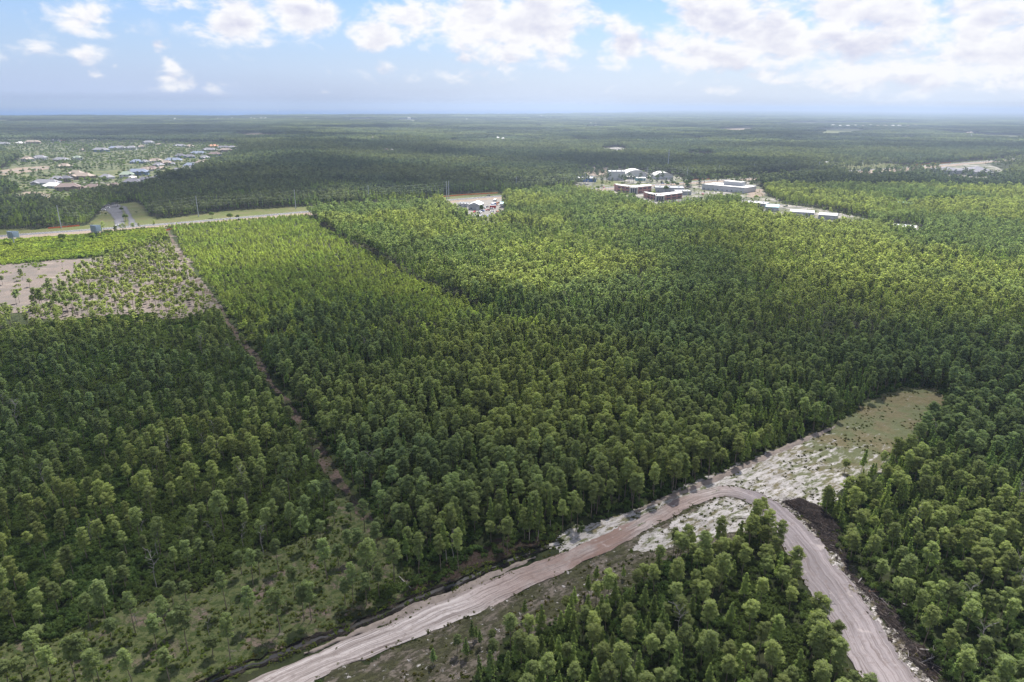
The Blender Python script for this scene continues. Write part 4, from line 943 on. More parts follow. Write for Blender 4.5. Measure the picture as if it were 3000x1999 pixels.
# woods to the coast and to the horizon, as canopy
P_marsh = [Gs([(-200, 349), (-100, 351), (30, 352), (45, 357), (20, 361), (-200, 363)]), Gs([(1140, 352), (1200, 350), (1245, 353), (1240, 359), (1160, 359)]), Gs([(160, 388), (235, 386), (232, 395), (165, 396)])]
for i, P_ in enumerate(P_marsh): sheet('marsh' if i < 2 else 'pond', P_, M_lawn if i < 2 else M_water, 15, 15, .1, z=.3)
FARCLEAR = [[(2090, 378), (2200, 375), (2240, 386), (2120, 398)], [(2380, 382), (2520, 379), (2570, 392), (2400, 402)], [(1000, 350), (1090, 348), (1100, 354), (1020, 359)], [(690, 394), (770, 391), (790, 401), (700, 408)], [(1440, 404), (1500, 402), (1510, 409), (1450, 413)], [(2300, 360), (2700, 358), (2720, 364), (2300, 368)],
   [(60, 384), (150, 381), (160, 390), (70, 394)], [(2780, 390), (3030, 400), (3030, 418), (2800, 402)], [(1240, 372), (1300, 371), (1310, 376), (1250, 379)], [(1700, 372), (1780, 371), (1790, 376), (1710, 379)], [(2560, 408), (2680, 404), (2700, 414), (2580, 420)], [(2030, 408), (2120, 405), (2140, 415), (2040, 422)]]
for i, q_ in enumerate(FARCLEAR): P_marsh.append(Gs(q_)); sheet('far_clearing', Gs(q_), M_lawn if i % 3 else M_rowsand, 20, 25, .1, z=.3)
coast_poly = np.array(COAST + [(70000, 60000), (70000, -5000), (-12000, -5000)])
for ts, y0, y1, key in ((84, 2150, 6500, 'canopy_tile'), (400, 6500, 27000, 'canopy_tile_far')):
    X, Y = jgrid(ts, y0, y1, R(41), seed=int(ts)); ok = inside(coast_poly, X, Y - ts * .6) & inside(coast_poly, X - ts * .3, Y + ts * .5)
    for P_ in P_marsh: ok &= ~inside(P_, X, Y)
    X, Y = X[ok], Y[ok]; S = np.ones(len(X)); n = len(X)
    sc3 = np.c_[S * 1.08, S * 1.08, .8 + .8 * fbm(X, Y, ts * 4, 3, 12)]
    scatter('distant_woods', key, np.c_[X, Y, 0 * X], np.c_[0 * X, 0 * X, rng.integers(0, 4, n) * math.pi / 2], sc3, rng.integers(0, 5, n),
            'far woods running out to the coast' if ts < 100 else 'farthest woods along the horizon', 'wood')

# shrubs: swamp thicket, bright thicket, heath tufts, undergrowth along the edges
X, Y = jgrid(1.55, 62, 420, R(43), seed=21); C = classify(X, Y); u = rng.random(len(X)); D = np.hypot(X, Y)
pt = fbm(X, Y, 6, 3, 61)
sav = (C == 2) & (pt > .36) & (u < .92); poc = (C == 6) & (u < .95); und = (C == 1) & (u < .50) & (D < 340)
hea = ((C == 9) & (pt > .48) & (u < .45) | (C == 13) & (pt > .40) & (u < .6)) & ~inside(P_debris, X, Y) & ~inside(P_road, X, Y); deb = (C == 9) & inside(P_debris, X, Y) & (u < .42) & (pt > .42)
S = np.ones(len(X)) * rng.uniform(.6, 1.25, len(X))
S[C == 6] *= 1.0 + 1.3 * np.clip(fbm(X, Y, 18, 3, 70)[C == 6] - .25, 0, 1); S[C == 2] *= .50; S[(C == 9) | (C == 13)] *= .40; S[C == 1] *= 1.25
SS = S.copy()
add_scatter('shrub_thicket', 'shrub_near', poc & (D < 420), 'dark evergreen shrubs crowding the ground under the left hand pines', 'shrubs', nvar=6)
add_scatter('undergrowth', 'shrub_near', und, 'dark undergrowth below the pines', 'undergrowth', nvar=6)
add_scatter('low_shrubs', 'bush_near', sav, 'low green shrubs dotted over the pinkish open ground', 'shrubs', nvar=6)
add_scatter('heath_tufts', 'heath_near', hea | deb, 'low olive heath tufts on the white sand beside the dirt road', 'heath', nvar=6)
# strip of greenery between the ditch and the road
L_ = resample(offset(resample(smooth_line(DITCH, 2), .6), -6.2), .45); g2 = rng.normal(size=L_.shape) * .55; L_ = L_ + g2
k = (fbm(L_[:, 0], L_[:, 1], 5, 3, 4) > .40) & ~in_road(L_[:, 0], L_[:, 1]); L_ = L_[k]
b1 = np.vstack([offset(resample(smooth_line(DITCH, 2), .6), o_) for o_ in (1.1, 2.0, -1.3)]); b1 = b1 + rng.normal(size=b1.shape) * .6; b1 = b1[fbm(b1[:, 0], b1[:, 1], 4, 3, 6) > .40]
L_ = np.vstack([L_, b1]); X, Y = L_[:, 0], L_[:, 1]; S = rng.uniform(.22, .58, len(X))
add_scatter('verge_shrubs', 'bush_near', np.ones(len(X), bool), 'line of low green shrubs between the ditch and the dirt road', 'shrubs', nvar=6)
b2 = resample(smooth_line(DITCH, 2), .6)[int(len(dl) * .42):]; b2 = np.vstack([offset(b2, o_) + rng.normal(size=b2.shape) * .7 for o_ in (4.2, 5.6, 7.0)]); b2 = b2[fbm(b2[:, 0], b2[:, 1], 5, 3, 26) > .46]
X, Y = b2[:, 0], b2[:, 1]; S = rng.uniform(.4, 1.1, len(X)); SZ = np.ones(0)
add_scatter('edge_shrubs', 'shrub_near', rng.random(len(X)) < .6, 'shrubs along the foot of the wood above the ditch', 'shrubs', nvar=6)
# weeds creeping on to the road from both edges
W_ = []
for ln in (ROAD_N, ROAD_S):
    e = resample(smooth_line(ln, 2), .5); e = e + rng.normal(size=e.shape) * .75; W_.append(e[fbm(e[:, 0], e[:, 1], 6, 3, 14) > .50])
W_ = np.vstack(W_); X, Y = W_[:, 0], W_[:, 1]; S = rng.uniform(.14, .42, len(X))
add_scatter('roadside_weeds', 'heath_near', np.ones(len(X), bool), 'small weeds creeping on to the edges of the dirt road', 'weeds', nvar=6)
# bright thicket, upper open field and verges
X, Y = jgrid(2.3, 390, 800, R(42), seed=22); C = classify(X, Y); u = rng.random(len(X)); pt = fbm(X, Y, 14, 3, 61)
S = rng.uniform(.8, 1.35, len(X)) * (.9 + 1.2 * np.clip(pt - .35, 0, 1)) * 1.5
br = (C == 5) & (u < .97); tu = ((C == 3) & (pt > .47) & (u < .5)) | ((C == 4) & (fbm(X, Y, 7, 2, 88) > .70) & (u < .8))
po = (C == 6) & (u < .9); S[(C == 3) | (C == 4)] *= .5
add_scatter('bright_thicket', 'bshrub_mid', br, 'bright green shrub thicket between the highway and the open field', 'shrubs', nvar=5)
add_scatter('field_shrubs', 'bshrub_mid', tu, 'low bright shrubs on the open burnt field', 'shrubs', nvar=5, sc=S)
add_scatter('shrub_thicket', 'shrub_mid', po & (np.hypot(X, Y) > 420), 'dark shrubs below the open burnt field', 'shrubs', nvar=5)
hl = resample(offset(HWY, -21), 3.0); hl = hl[(hl[:, 0] < G(480, 690).x + 60)]; X = hl[:, 0] + rng.normal(size=len(hl)) * 1.8; Y = hl[:, 1] + rng.normal(size=len(hl)) * 1.8
S = rng.uniform(1.2, 2.2, len(X)); add_scatter('roadside_shrubs', 'shrub_mid', fbm(X, Y, 30, 2, 5) > .42, 'dark shrubs along the sandy shoulder of the highway', 'shrubs', nvar=5)

# ------------------------------------------------------------------ the single trees
def tree_protos(kind, mname, nm, mf, mb):
    out = []
    for V, F, tV, tF, H in NEAR[(kind, mname)]:
        cm = mesh_obj('crown', V, F, mf, unlinked=True); tm = mesh_obj('trunk', tV, tF, mb, unlinked=True); out.append((cm.data, tm.data, H))
    return out
TP = {'pine': tree_protos('pine', M_pine.name, 'pine', M_pine, M_bark), 'slim': tree_protos('slim', M_slim.name, 'slim', M_slim, M_pale)}
def put_tree(name, label, cat, group, kd, x, y, H=None, s=1.0, sz=1.0):
    cm, tm, H0 = TP[kd][rnd.randrange(len(TP[kd]))]
    o = thing(name, label, cat, (x, y, 0), rnd.uniform(0, 6.28), group); o.rotation_euler.x = rnd.gauss(0, .03); o.rotation_euler.y = rnd.gauss(0, .03)
    if H: s = H / H0; w = min(1.15, max(.75, s * rnd.uniform(.85, 1.05)))
    else: w = s
    o.scale = (w, w, s * (1 if H else sz * rnd.uniform(.92, 1.1)))
    for nm, me in (('crown', cm), ('trunk', tm)):
        c = link(bpy.data.objects.new(nm, me)); c.parent = o
    return o
ORD = ['first', 'second', 'third', 'fourth', 'fifth', 'sixth', 'seventh', 'eighth', 'ninth', 'tenth', 'eleventh', 'twelfth']
def ordn(i):
    if i < 12: return ORD[i]
    n = i + 1; return '%d%s' % (n, 'th' if 10 < n % 100 < 14 else {1: 'st', 2: 'nd', 3: 'rd'}.get(n % 10, 'th'))
FEAT = [('the ditch', resample(DITCH, 3)), ('the side road', resample(ROAD_S[12:], 3)), ('the brush heap', P_debris[:12]), ('the sand clearing', P_clear[:18]), ('the sand road', resample(ROAD_S[:11], 3)), ('the cut line', resample(FIRE, 3))]
def region(x, y, cl):
    P = np.array([[x, y]]); fx = np.interp(y, FIRE[::-1, 1], FIRE[::-1, 0])
    if cl == 2 or inside(P_savB, P[:, 0], P[:, 1])[0]: return 'on the open pinkish ground'
    if x < fx and y < FIRE[0, 1]: return 'in the dark shrubs left of the cut line'
    ry = np.interp(x, ROAD_N[:11, 0], ROAD_N[:11, 1]); 
    sx = np.interp(y, ROAD_S[12:, 1][::-1], ROAD_S[12:, 0][::-1])
    if x < ROAD_N[10, 0] and y > ry: return 'in the wood beyond the ditch'
    if y < ROAD_N[10, 1] and x < sx: return 'in the wood between the two road arms'
    if x > sx and y < 260: return 'in the wood right of the side road'
    return 'in the wood above the sand clearing'
groups = {}
cand = []
for i in np.where(single)[0]: cand.append((Xs[i], Ys[i], None, 'pine' if kind[i] == 0 else 'slim', Ss[i], Cs[i], SZs[i]))
for x, y, H, kd in hand:
    if kd != 'dead': cand.append((x, y, H, kd, 1.0, -1, 1.0))
info = []
for x, y, H, kd, s, cl, sz in cand:
    rg = region(x, y, cl)
    if cl in (3, 4) or y > 380 and x < -50: rg = 'on the burnt field'
    best = min(((np.min(np.hypot(P_[:, 0] - x, P_[:, 1] - y)), nm) for nm, P_ in FEAT), key=lambda t: t[0])
    if best[0] < 8 and rg not in ('on the open pinkish ground', 'on the burnt field'): where = rg + ', at the edge of ' + best[1]; edge = True
    elif rg in ('on the open pinkish ground', 'on the burnt field'): where = rg; edge = True
    else:
        where = rg; edge = False
    info.append([x, y, H, kd, s, where, edge, proj(x, y, 6)[0], proj(x, y, 6)[1], sz])
byk = {}
for it in info:
    x, y, H, kd, s, where, edge, px_, py_, sz = it
    reg = where.split(', at the edge of ')[0]
    if ', at the edge of ' in where: key = (kd, 'at the edge of ' + where.split(', at the edge of ')[1])
    elif edge: key = (kd, reg)
    else:
        size = 'tall' if (s > 1.0 or (H or 0) > 13.5) else 'low' if s < .82 else 'middling'
        row = 'front' if py_ > 1750 else 'middle' if py_ > 1500 else 'back'
        key = (kd, size, '%s of %s' % (row, reg.replace('in the ', 'the ').replace('on the ', 'the ').replace('dark shrubs', 'shrubs')))
    byk.setdefault(key, []).append(it)
for key, lst in byk.items():
    kd = key[0]; lst.sort(key=lambda t: t[7]); n = len(lst)
    base = 'round pine' if kd == 'pine' else 'slender conifer'
    for i, it in enumerate(lst):
        x, y, H, kd_, s, w_, edge, px_, py_, sz = it
        pos = '' if n == 1 else (', %s from the left' % ordn(i) if i < n / 2 else (', rightmost' if i == n - 1 else ', %s from the right' % ordn(n - 1 - i)))
        lab = (base + ' ' + key[1] if len(key) == 2 else '%s %s, %s' % (key[1], base, key[2])) + pos
        put_tree('pine_tree' if kd == 'pine' else 'slender_conifer', lab, 'pine' if kd == 'pine' else 'conifer', ('pines ' if kd == 'pine' else 'slender conifers ') + w_.split(',')[0], kd, x, y, H, s, sz)
# dead trees
dead_specs = [(c1(935, 610), c1(0, 410)[1]), (c1(1410, 670), c1(0, 490)[1]), (c1(1600, 690), c1(0, 510)[1]), (c1(1730, 720), c1(0, 515)[1]), (c1(1130, 130), c1(0, -60)[1]), (c1(190, 695), c1(0, 600)[1]), (c1(900, 1190), c1(0, 1030)[1]),
  (c1(1385, 1300), c1(0, 1110)[1]), (c1(1460, 60), c1(0, -60)[1]), (c2(190, 260), c2(0, 20)[1]), (c2(480, 345), c2(0, 235)[1]), (c2(700, 230), c2(0, 90)[1]), ((630, 1300), 1225), ((600, 1330), 1270), ((655, 1345), 1290), ((875, 1070), 1018), ((1212, 1095), 1045),
  ((2770, 1140), 1070), ((2815, 1150), 1080), ((2852, 1150), 1085), ((2790, 1135), 1085), (c3(1970, 1560), c3(0, 1400)[1]), (c3(1100, 480), c3(0, 400)[1])] + [(a, b) for a, b, k in HAND_SAVU if k == 'dead']
dl_ = []
DM = [dead_mesh(np.random.default_rng(50 + i), 10, .17, 12 + i) for i in range(5)]
DMM = [mesh_obj('trunk', b.V, b.F, M_dead, unlinked=True).data for b in DM]
for (fx, fy), top in dead_specs:
    p, H = height_from(fx, fy, top); dl_.append((p, H, fx, fy))
for _ in range(400):
    if len(dl_) > 58: break
    fx, fy = rnd.uniform(10, 2990), rnd.uniform(1000, 1960); p = G(fx, fy)
    if classify(np.array([p.x]), np.array([p.y]))[0] in (1, 6) and all((p - q[0]).length > 6 for q in dl_): dl_.append((p, rnd.uniform(8, 13), fx, fy))
dl_.sort(key=lambda t: t[2])
cnt = {}
for p, H, fx, fy in dl_:
    w = 'on the burnt field' if fy < 900 else 'in the shrubs left of the cut line' if fx < 900 and fy < 1750 else 'on the open pinkish ground' if fx < 1000 and fy > 1750 else 'in the wood beyond the ditch' if fx < 2000 else 'in the wood above the sand clearing' if fy < 1250 else 'in the wood between the two road arms' if fx < 2420 and fy > 1550 else 'right of the side road'
    cnt.setdefault(w, []).append((p, H))
for w, lst in cnt.items():
    for i, (p, H) in enumerate(lst):
        lab = 'bare grey dead tree ' + w + ('' if len(lst) == 1 else ', %s from the left' % ordn(i))
        me = DMM[rnd.randrange(5)]; o = link(bpy.data.objects.new('dead_tree', me)); o.location = (p.x, p.y, 0); o.rotation_euler = (rnd.gauss(0, .05), rnd.gauss(0, .05), rnd.uniform(0, 6)); s = max(.4, H / 10); o.scale = (s * .62, s * .62, s * .9)
        tag(o, lab, 'dead tree', 'bare dead trees')

# brush heap: a mound, countless sticks, and the larger logs one by one
def sticks(n, poly, lmin, lmax, r, zmax, g):
    b = MB(); lo, hi = poly.min(0), poly.max(0); c = 0
    while c < n:
        x, y = g.uniform(lo, hi)
        if not inside(poly, np.array([x]), np.array([y]))[0]: continue
        h = zmax * float(fbm(x, y, 7, 2, 3)) ** 1.5 * g.uniform(.1, 1.1); a = g.normal(0, .8) + ROADANG + 2.0; L = g.uniform(lmin, lmax); t = g.normal(0, .18)
        d = Vector((math.cos(a), math.sin(a), math.sin(t))) * (L / 2); m_ = Vector((x, y, h + .1)); b.tube(m_ - d, m_ + d, r * g.uniform(.6, 1.2), r * .4, 3, False); c += 1
    return b
gg = np.random.default_rng(5)
tag(sticks(900, P_debris, .8, 3.2, .05, 1.3, gg).build('brush_heap', simple('dead_brush', (.10, .082, .076), .95, .5, .8)), 'dark heap of cleared brush and roots along the side road', 'brush heap', kind='stuff')
tag(sticks(110, P_debris, 1.0, 3.5, .05, 1.5, gg).build('brush_heap', M_dead), 'pale bleached sticks lying over the brush heap', 'sticks', kind='stuff')
P_top = Gs([(2290, 1470), (2339, 1462), (2400, 1485), (2450, 1530), (2470, 1560), (2420, 1560), (2370, 1530), (2330, 1500)])
def mound(poly, H, name, m_):
    lo, hi = poly.min(0), poly.max(0); xs = np.arange(lo[0], hi[0], .5); ys = np.arange(lo[1], hi[1], .5); X_, Y_ = np.meshgrid(xs, ys); ins = inside(poly, X_, Y_)
    dd = dseg(np.vstack([poly, poly[:1]]), X_, Y_) * ins; Z = np.clip(dd / 3.0, 0, 1) ** .7 * H * (.5 + fbm(X_, Y_, 2.2, 4, 2)); idx = np.arange(X_.size).reshape(X_.shape)
    F = np.stack([idx[:-1, :-1], idx[:-1, 1:], idx[1:, 1:], idx[1:, :-1]], -1)[ins[:-1, :-1]]
    used, inv = np.unique(F.ravel(), return_inverse=True); V = np.stack([X_.ravel(), Y_.ravel(), Z.ravel() + .02], -1)[used]
    return mesh_obj(name, V, inv.reshape(-1, 4), m_, smooth=True)
tag(mound(P_top, 2.0, 'brush_mound', M_debris), 'dark mound of pushed up earth and roots at the bend of the dirt road', 'earth mound')
tag(sticks(700, P_top, .8, 2.6, .06, 2.6, gg).build('brush_heap', simple('dead_brush', (.10, .082, .076), .95, .5, .8)), 'tangled roots and sticks on the dark mound', 'brush heap', kind='stuff')
logs = [((2545, 1735), (2575, 1738), 'reddish log lying across the brush heap'), ((2480, 1560), (2520, 1545), 'pale log poking out of the brush heap below the dark mound'), ((2513, 1710), (2530, 1690), 'grey log end at the middle of the brush heap'),
        ((2690, 1905), (2760, 1912), 'long pale log near the lower end of the brush heap'), ((2700, 1945), (2745, 1925), 'shorter pale log below the long one in the brush heap'), ((2640, 1770), (2690, 1790), 'thin grey log beside the lower brush heap'), ((2640, 1660), (2600, 1640), 'leaning log at the wood edge above the brush heap'),
        ((1169, 1692), (1204, 1728), 'pale fallen branch lying on the open ground near the ditch'), ((2300, 1640), (2262, 1610), 'fallen pale stem in the wood left of the side road')]
for a, b_, l in logs:
    A, B = G(*a), G(*b_); m_ = MB(); k = (B - A).length; A.z = .25; B.z = .45
    m_.tube(A, A.lerp(B, .55), .17, .14, 7); m_.tube(A.lerp(B, .55), B, .14, .08, 7); q = A.lerp(B, .6); m_.tube(q, q + Vector((.5, .7, .7)), .06, .03, 5); m_.tube(A.lerp(B, .8), A.lerp(B, .8) + Vector((-.5, .4, .5)), .05, .02, 5)
    tag(m_.build('fallen_log', M_dead if 'red' not in l else simple('fresh_red_log', (.42, .22, .15), .9, .2)), l, 'log', 'fallen logs')

# ------------------------------------------------------------------ houses
def hip_roof(w, d, z, rise, ov=.6):
    b = MB(); x, y = w / 2 + ov, d / 2 + ov; r = max(.2, w / 2 - d * .48)
    b.add([(-x, -y, z), (x, -y, z), (x, y, z), (-x, y, z), (-r, 0, z + rise), (r, 0, z + rise)], [(0, 1, 5, 4), (1, 2, 5), (2, 3, 4, 5), (3, 0, 4), (3, 2, 1, 0)]); return b
def gable_roof(w, d, z, rise, ov=.5, along='x'):
    b = MB(); x, y = w / 2 + ov, d / 2 + ov; t = .25
    if along == 'x': P = [(-x, -y, z), (x, -y, z), (x, y, z), (-x, y, z), (-x, 0, z + rise), (x, 0, z + rise)]; b.add(P, [(0, 1, 5, 4), (2, 3, 4, 5), (1, 2, 5), (3, 0, 4), (3, 2, 1, 0)])
    else: P = [(-x, -y, z), (x, -y, z), (x, y, z), (-x, y, z), (0, -y, z + rise), (0, y, z + rise)]; b.add(P, [(1, 2, 5, 4), (3, 0, 4, 5), (0, 1, 4), (2, 3, 5), (3, 2, 1, 0)])
    return b
house_spec.sort(key=lambda t: t[0])
hk = {}
for q in house_spec: hk.setdefault((q[4], q[5]), []).append(q)
for (rc, wc), lst in hk.items():
    for i, (px, py, p, wid, rc_, wc_) in enumerate(lst):
        big = wid > 24; two = (wid > 15 and rnd.random() < .5); wid = min(wid, 42); dep = min(14, wid * .62); hz = 5.6 if two else 3.2
        lab = '%s roofed suburban house with %s walls' % (rc, wc) + ('' if len(lst) == 1 else ', %s from the left of its kind' % ordn(i))
        t = thing('house', lab, 'house', (p.x, p.y, 0), rnd.uniform(-.5, .5), 'houses of the suburb'); rm, wm = ROOFS[rc], WALLS[wc]
        wl = MB().box(-wid / 2, -dep / 2, 0, wid / 2, dep / 2, hz)
        wingw = wid * .34; wx = rnd.choice([-1, 1]) * wid * .27; wl.box(wx - wingw / 2, -dep / 2 - 3.5, 0, wx + wingw / 2, -dep / 2 + .1, hz - .3); wl.build('wall', wm, t)
        hip_roof(wid, dep, hz, min(4.5, dep * .36)).build('roof', rm, t)
        g_ = gable_roof(wingw, 5.2, hz - .3, 1.9, .4, 'y'); g_.V = [(x + wx, y - dep / 2 - 1.2, z) for x, y, z in g_.V]; g_.build('roof', rm, t)
        for wxx in (-.38, -.12, .14, .4):
            if abs(wxx * wid - wx) < wingw / 2 + .6: continue
            MB().box(wxx * wid - .8, -dep / 2 - .05, 1.0, wxx * wid + .8, -dep / 2 + .05, 2.5).build('window', M_glass, t)
            if two: MB().box(wxx * wid - .8, -dep / 2 - .05, 3.7, wxx * wid + .8, -dep / 2 + .05, 5.0).build('window', M_glass, t)
        MB().box(wx - 2.2, -dep / 2 - 3.56, .1, wx + 2.2, -dep / 2 - 3.45, 2.4).build('garage_door', M_whitewall, t)
        MB().box(wid * .2, dep * .05, hz, wid * .2 + .9, dep * .05 + .9, hz + dep * .36 + .6).build('chimney', M_brick, t)

# far houses on the coast and scattered in the woods (a pixel or two each)
FARH = [(273,349,9),(352,341,5),(512,348,6),(638,347,6),(652,347,5),(680,346,5),(735,346,6),(745,347,7),(765,346,8),(777,346,6),(897,345,8),(946,347,5),(1198,345,9),(1212,342,7),(1298,348,5),(1345,332,4),(1367,348,4),(1460,333,4),(1515,338,8),(1540,338,5),(1585,339,4),(1630,333,3),
 (1783,332,5),(1730,361,7),(1745,361,6),(172,387,8),(183,388,9),(1100,401,7),(1133,439,6),(1148,441,8),(1274,442,5),(1092,404,5),(1113,407,5),(1458,404,5),(1474,406,6),(1110,407,6),(2059,414,14),(2075,412,6),(2200,430,12),(2633,368,8),(2835,389,9),(2845,388,7),(2765,368,7),(2955,378,6)]
FARH += [(2800 + 16 * i, 396 + .55 * i * 1.0 + rnd.uniform(-1, 1.5), rnd.uniform(10, 15)) for i in range(13)] + [(2440 + 22 * i, 367 + rnd.uniform(-1, 2), rnd.uniform(7, 12)) for i in range(12)]
FARH.sort(); cn = {}
for px, py, w in FARH:
    cl_ = 'white beach house by the sea' if py < 352 and px < 1800 else 'grey roofed house in the far right suburb' if px > 2790 and py > 392 else 'pale roof on the right hand horizon woods' if px > 2400 else 'pale house among the far woods'
    cn.setdefault(cl_, []).append((px, py, w))
for cl_, lst in cn.items():
    for i, (px, py, w) in enumerate(lst):
        ht = 15. if py < 352 else 13. if py < 385 else 11.
        p = G(px, py + .5, ht); wd = max(12, w * p.y / FPX); b = MB().box(-wd / 2, -6, 0, wd / 2, 6, ht)
        t = thing('beach_house' if 'beach' in cl_ else 'house', '%s, %s from the left' % (cl_, ordn(i)), 'house', (p.x, p.y, 0), rnd.uniform(-.3, .3), cl_ + 's')
        b.build('wall', M_whitewall, t); hip_roof(wd, 12, ht + .01, 4, .5).build('roof', ROOFS['grey'] if 'grey' in cl_ else M_whiteroof if rnd.random() < .6 else ROOFS['tan'], t)

# ------------------------------------------------------------------ commercial buildings
for q in BLD:
    L, d, h = q['L'], q['d'], q['h']; mid = (q['A'] + q['B']) / 2; t = thing(q['name'], q['l'], q['c'], (mid.x, mid.y, 0), q['yaw'])
    MB().box(-L / 2, 0, 0, L / 2, d, h).build('wall', q['wall'], t)
    if q.get('hip'):
        b = hip_roof(L, d, h, q['hip'], 1.0); b.V = [(x, y + d / 2, z) for x, y, z in b.V]; b.build('roof', q['roof'], t)
    elif q.get('gable'):
        b = gable_roof(L, d, h, q['gable'], .4, 'y' if q.get('gfront') else 'x'); b.V = [(x, y + d / 2, z) for x, y, z in b.V]; b.build('roof', q['roof'], t)
        if q.get('gfront'): b = MB().add([(-L / 2, -.42, h), (L / 2, -.42, h), (0, -.42, h + q['gable'] - .1), (-L / 2, -.5, h - .1), (L / 2, -.5, h - .1), (0, -.5, h + q['gable'] - .2)], [(0, 1, 2), (3, 5, 4)]).build('gable', q['wall'], t)
    else:
        MB().box(-L / 2 - .3, -.3, h + .002, L / 2 + .3, d + .3, h + .4).build('roof', q['roof'], t)
        b = MB()
        for x0, y0, x1, y1 in ((-L / 2 - .3, -.35, L / 2 + .3, 0), (-L / 2 - .3, d, L / 2 + .3, d + .35)): b.box(x0, y0, h + .402, x1, y1, h + .9)
        b.build('parapet', q['wall'], t)
        for i in range(3): MB().box(-L / 3 + i * L / 3 - 1, d * .5, h + .41, -L / 3 + i * L / 3 + 1, d * .5 + 2, h + 1.6).build('roof_vent', M_steel, t)
    nw = max(2, int(L / 7))
    for i in range(nw):
        x = -L / 2 + (i + .5) * L / nw
        if i % 3 == 1: MB().box(x - 1.5, -.08, .05, x + 1.5, -.02, 3.0).build('roller_door', M_whitewall if q['wall'] is not M_whitewall else M_greywall, t)
        elif 'windowless' not in q['l']: MB().box(x - 1, -.08, 1.4, x + 1, -.02, 2.6).build('window', M_glass, t)
    if 'raised box' in q['l']:
        MB().box(-L * .12, d * .45, h + .41, L * .30, d * .8, h + 5.5).build('penthouse', M_greywall, t); MB().box(-L * .12 - .2, d * .45 - .2, h + 5.502, L * .30 + .2, d * .8 + .2, h + 5.9).build('roof', M_whiteroof, t)
for n_, (a, b_, h, d, rise) in enumerate(BARREL):
    A, B = G(*a, h), G(*b_, h); L = (B - A).length; mid = (A + B) / 2; t = thing('barrel_roof_hall', 'white %s arched roof hall in the business park, %s' % (('larger', 'left of the tall pines') if n_ == 0 else ('smaller', 'partly behind tall pines')), 'hall', (mid.x, mid.y, 0), math.atan2((B - A).y, (B - A).x))
    MB().box(-L / 2, 0, 0, L / 2, d, h).build('wall', M_whitewall, t); prof = [(-L / 2 - .4 + (L + .8) * i / 14, rise * math.sin(math.pi * i / 14) ** .8) for i in range(15)]
    b = MB(); V = [(x, -.3, h + .01 + z) for x, z in prof] + [(x, d + .3, h + .01 + z) for x, z in prof]; n = 15
    b.add(V, [(i, i + 1, n + i + 1, n + i) for i in range(n - 1)] + [tuple(range(n))[::-1], tuple(range(n, 2 * n)), (0, n, 2 * n - 1, n - 1)]); b.build('roof', M_whiteroof, t)
    for i in range(3): MB().box(-L / 3 + i * L / 3 - 2, -.08, .05, -L / 3 + i * L / 3 + 2, -.02, 4).build('roller_door', M_greywall, t)

def brick_office(a, m_, b_, h, lab, floors):
    A, Mx, B = G(*a, h), G(*m_, h), G(*b_, h); t = thing('brick_office', lab, 'office building', (Mx.x, Mx.y, 0)); dep = 17.
    loc = lambda v: (v.x - Mx.x, v.y - Mx.y); a2, b2 = loc(A), loc(B); back = (0, dep + 3)
    foot = [a2, (0, 0), b2, (b2[0] + 1.5, b2[1] + dep), (0, dep + 4), (a2[0] - 1.5, a2[1] + dep)]
    MB().prism(foot, 0, h).build('wall', M_brick, t)
    c = np.mean(foot, 0); grow = lambda s_: [tuple(c + (np.array(p) - c) * s_) for p in foot]
    MB().prism(grow(1.012), h + .002, h + .35).build('cornice', M_cast, t); MB().prism(grow(.96), h + .352, h + .5).build('roof', M_whiteroof, t)
    MB().prism(grow(1.006), h * .46, h * .46 + .5).build('brick_band', M_brickdark, t)
    hv = MB()
    for i in range(5): hv.box(-6 + i * 2.6, dep * .45, h + .5, -4.4 + i * 2.6, dep * .45 + 1.6, h + 1.7)
    for p0, p1 in ((a2, (0, 0)), ((0, 0), b2)):
        p0, p1 = Vector((*p0, 0)), Vector((*p1, 0)); L = (p1 - p0).length; dv = (p1 - p0).normalized(); nv = Vector((dv.y, -dv.x, 0)); n = 4
        skip = (lambda s_: s_ > L - 6) if p0.length > 1 else (lambda s_: s_ < 6)
        for i in range(n):
            s_ = (i + .5) * L / n
            if skip(s_): continue
            for fl_ in range(floors):
                z0 = 1.2 + fl_ * (h / floors); q = p0 + dv * s_; hw = L / n * .34; P = [q - dv * hw + nv * .05, q + dv * hw + nv * .05, q + dv * hw + nv * .12, q - dv * hw + nv * .12]
                MB().prism([(v.x, v.y) for v in P][::-1], z0, z0 + 1.6).build('window', M_glass, t)
    # pale entrance bay with dark tall glazing at the bend
    MB().box(-5.5, -1.2, 0, 5.5, 3.0, h + .6).build('entrance_bay', M_cast, t)
    for x in (-4.0, -1.2, 1.6): MB().box(x, -1.27, .1, x + 2.0, -1.205, h - .8).build('entrance_glazing', M_glass, t)
    for i in range(5): MB().box(-6 + i * 2.6, dep * .45, h + .502, -4.4 + i * 2.6, dep * .45 + 1.6, h + 1.6).build('roof_unit', M_brickdark if i % 2 else M_steel, t)
    return t
brick_office(*OFF[0], 'two storey red brick office with pale entrance bay and white roof', 2)
brick_office(*OFF[1], 'lower red brick office half hidden by trees in front of the taller one', 2)

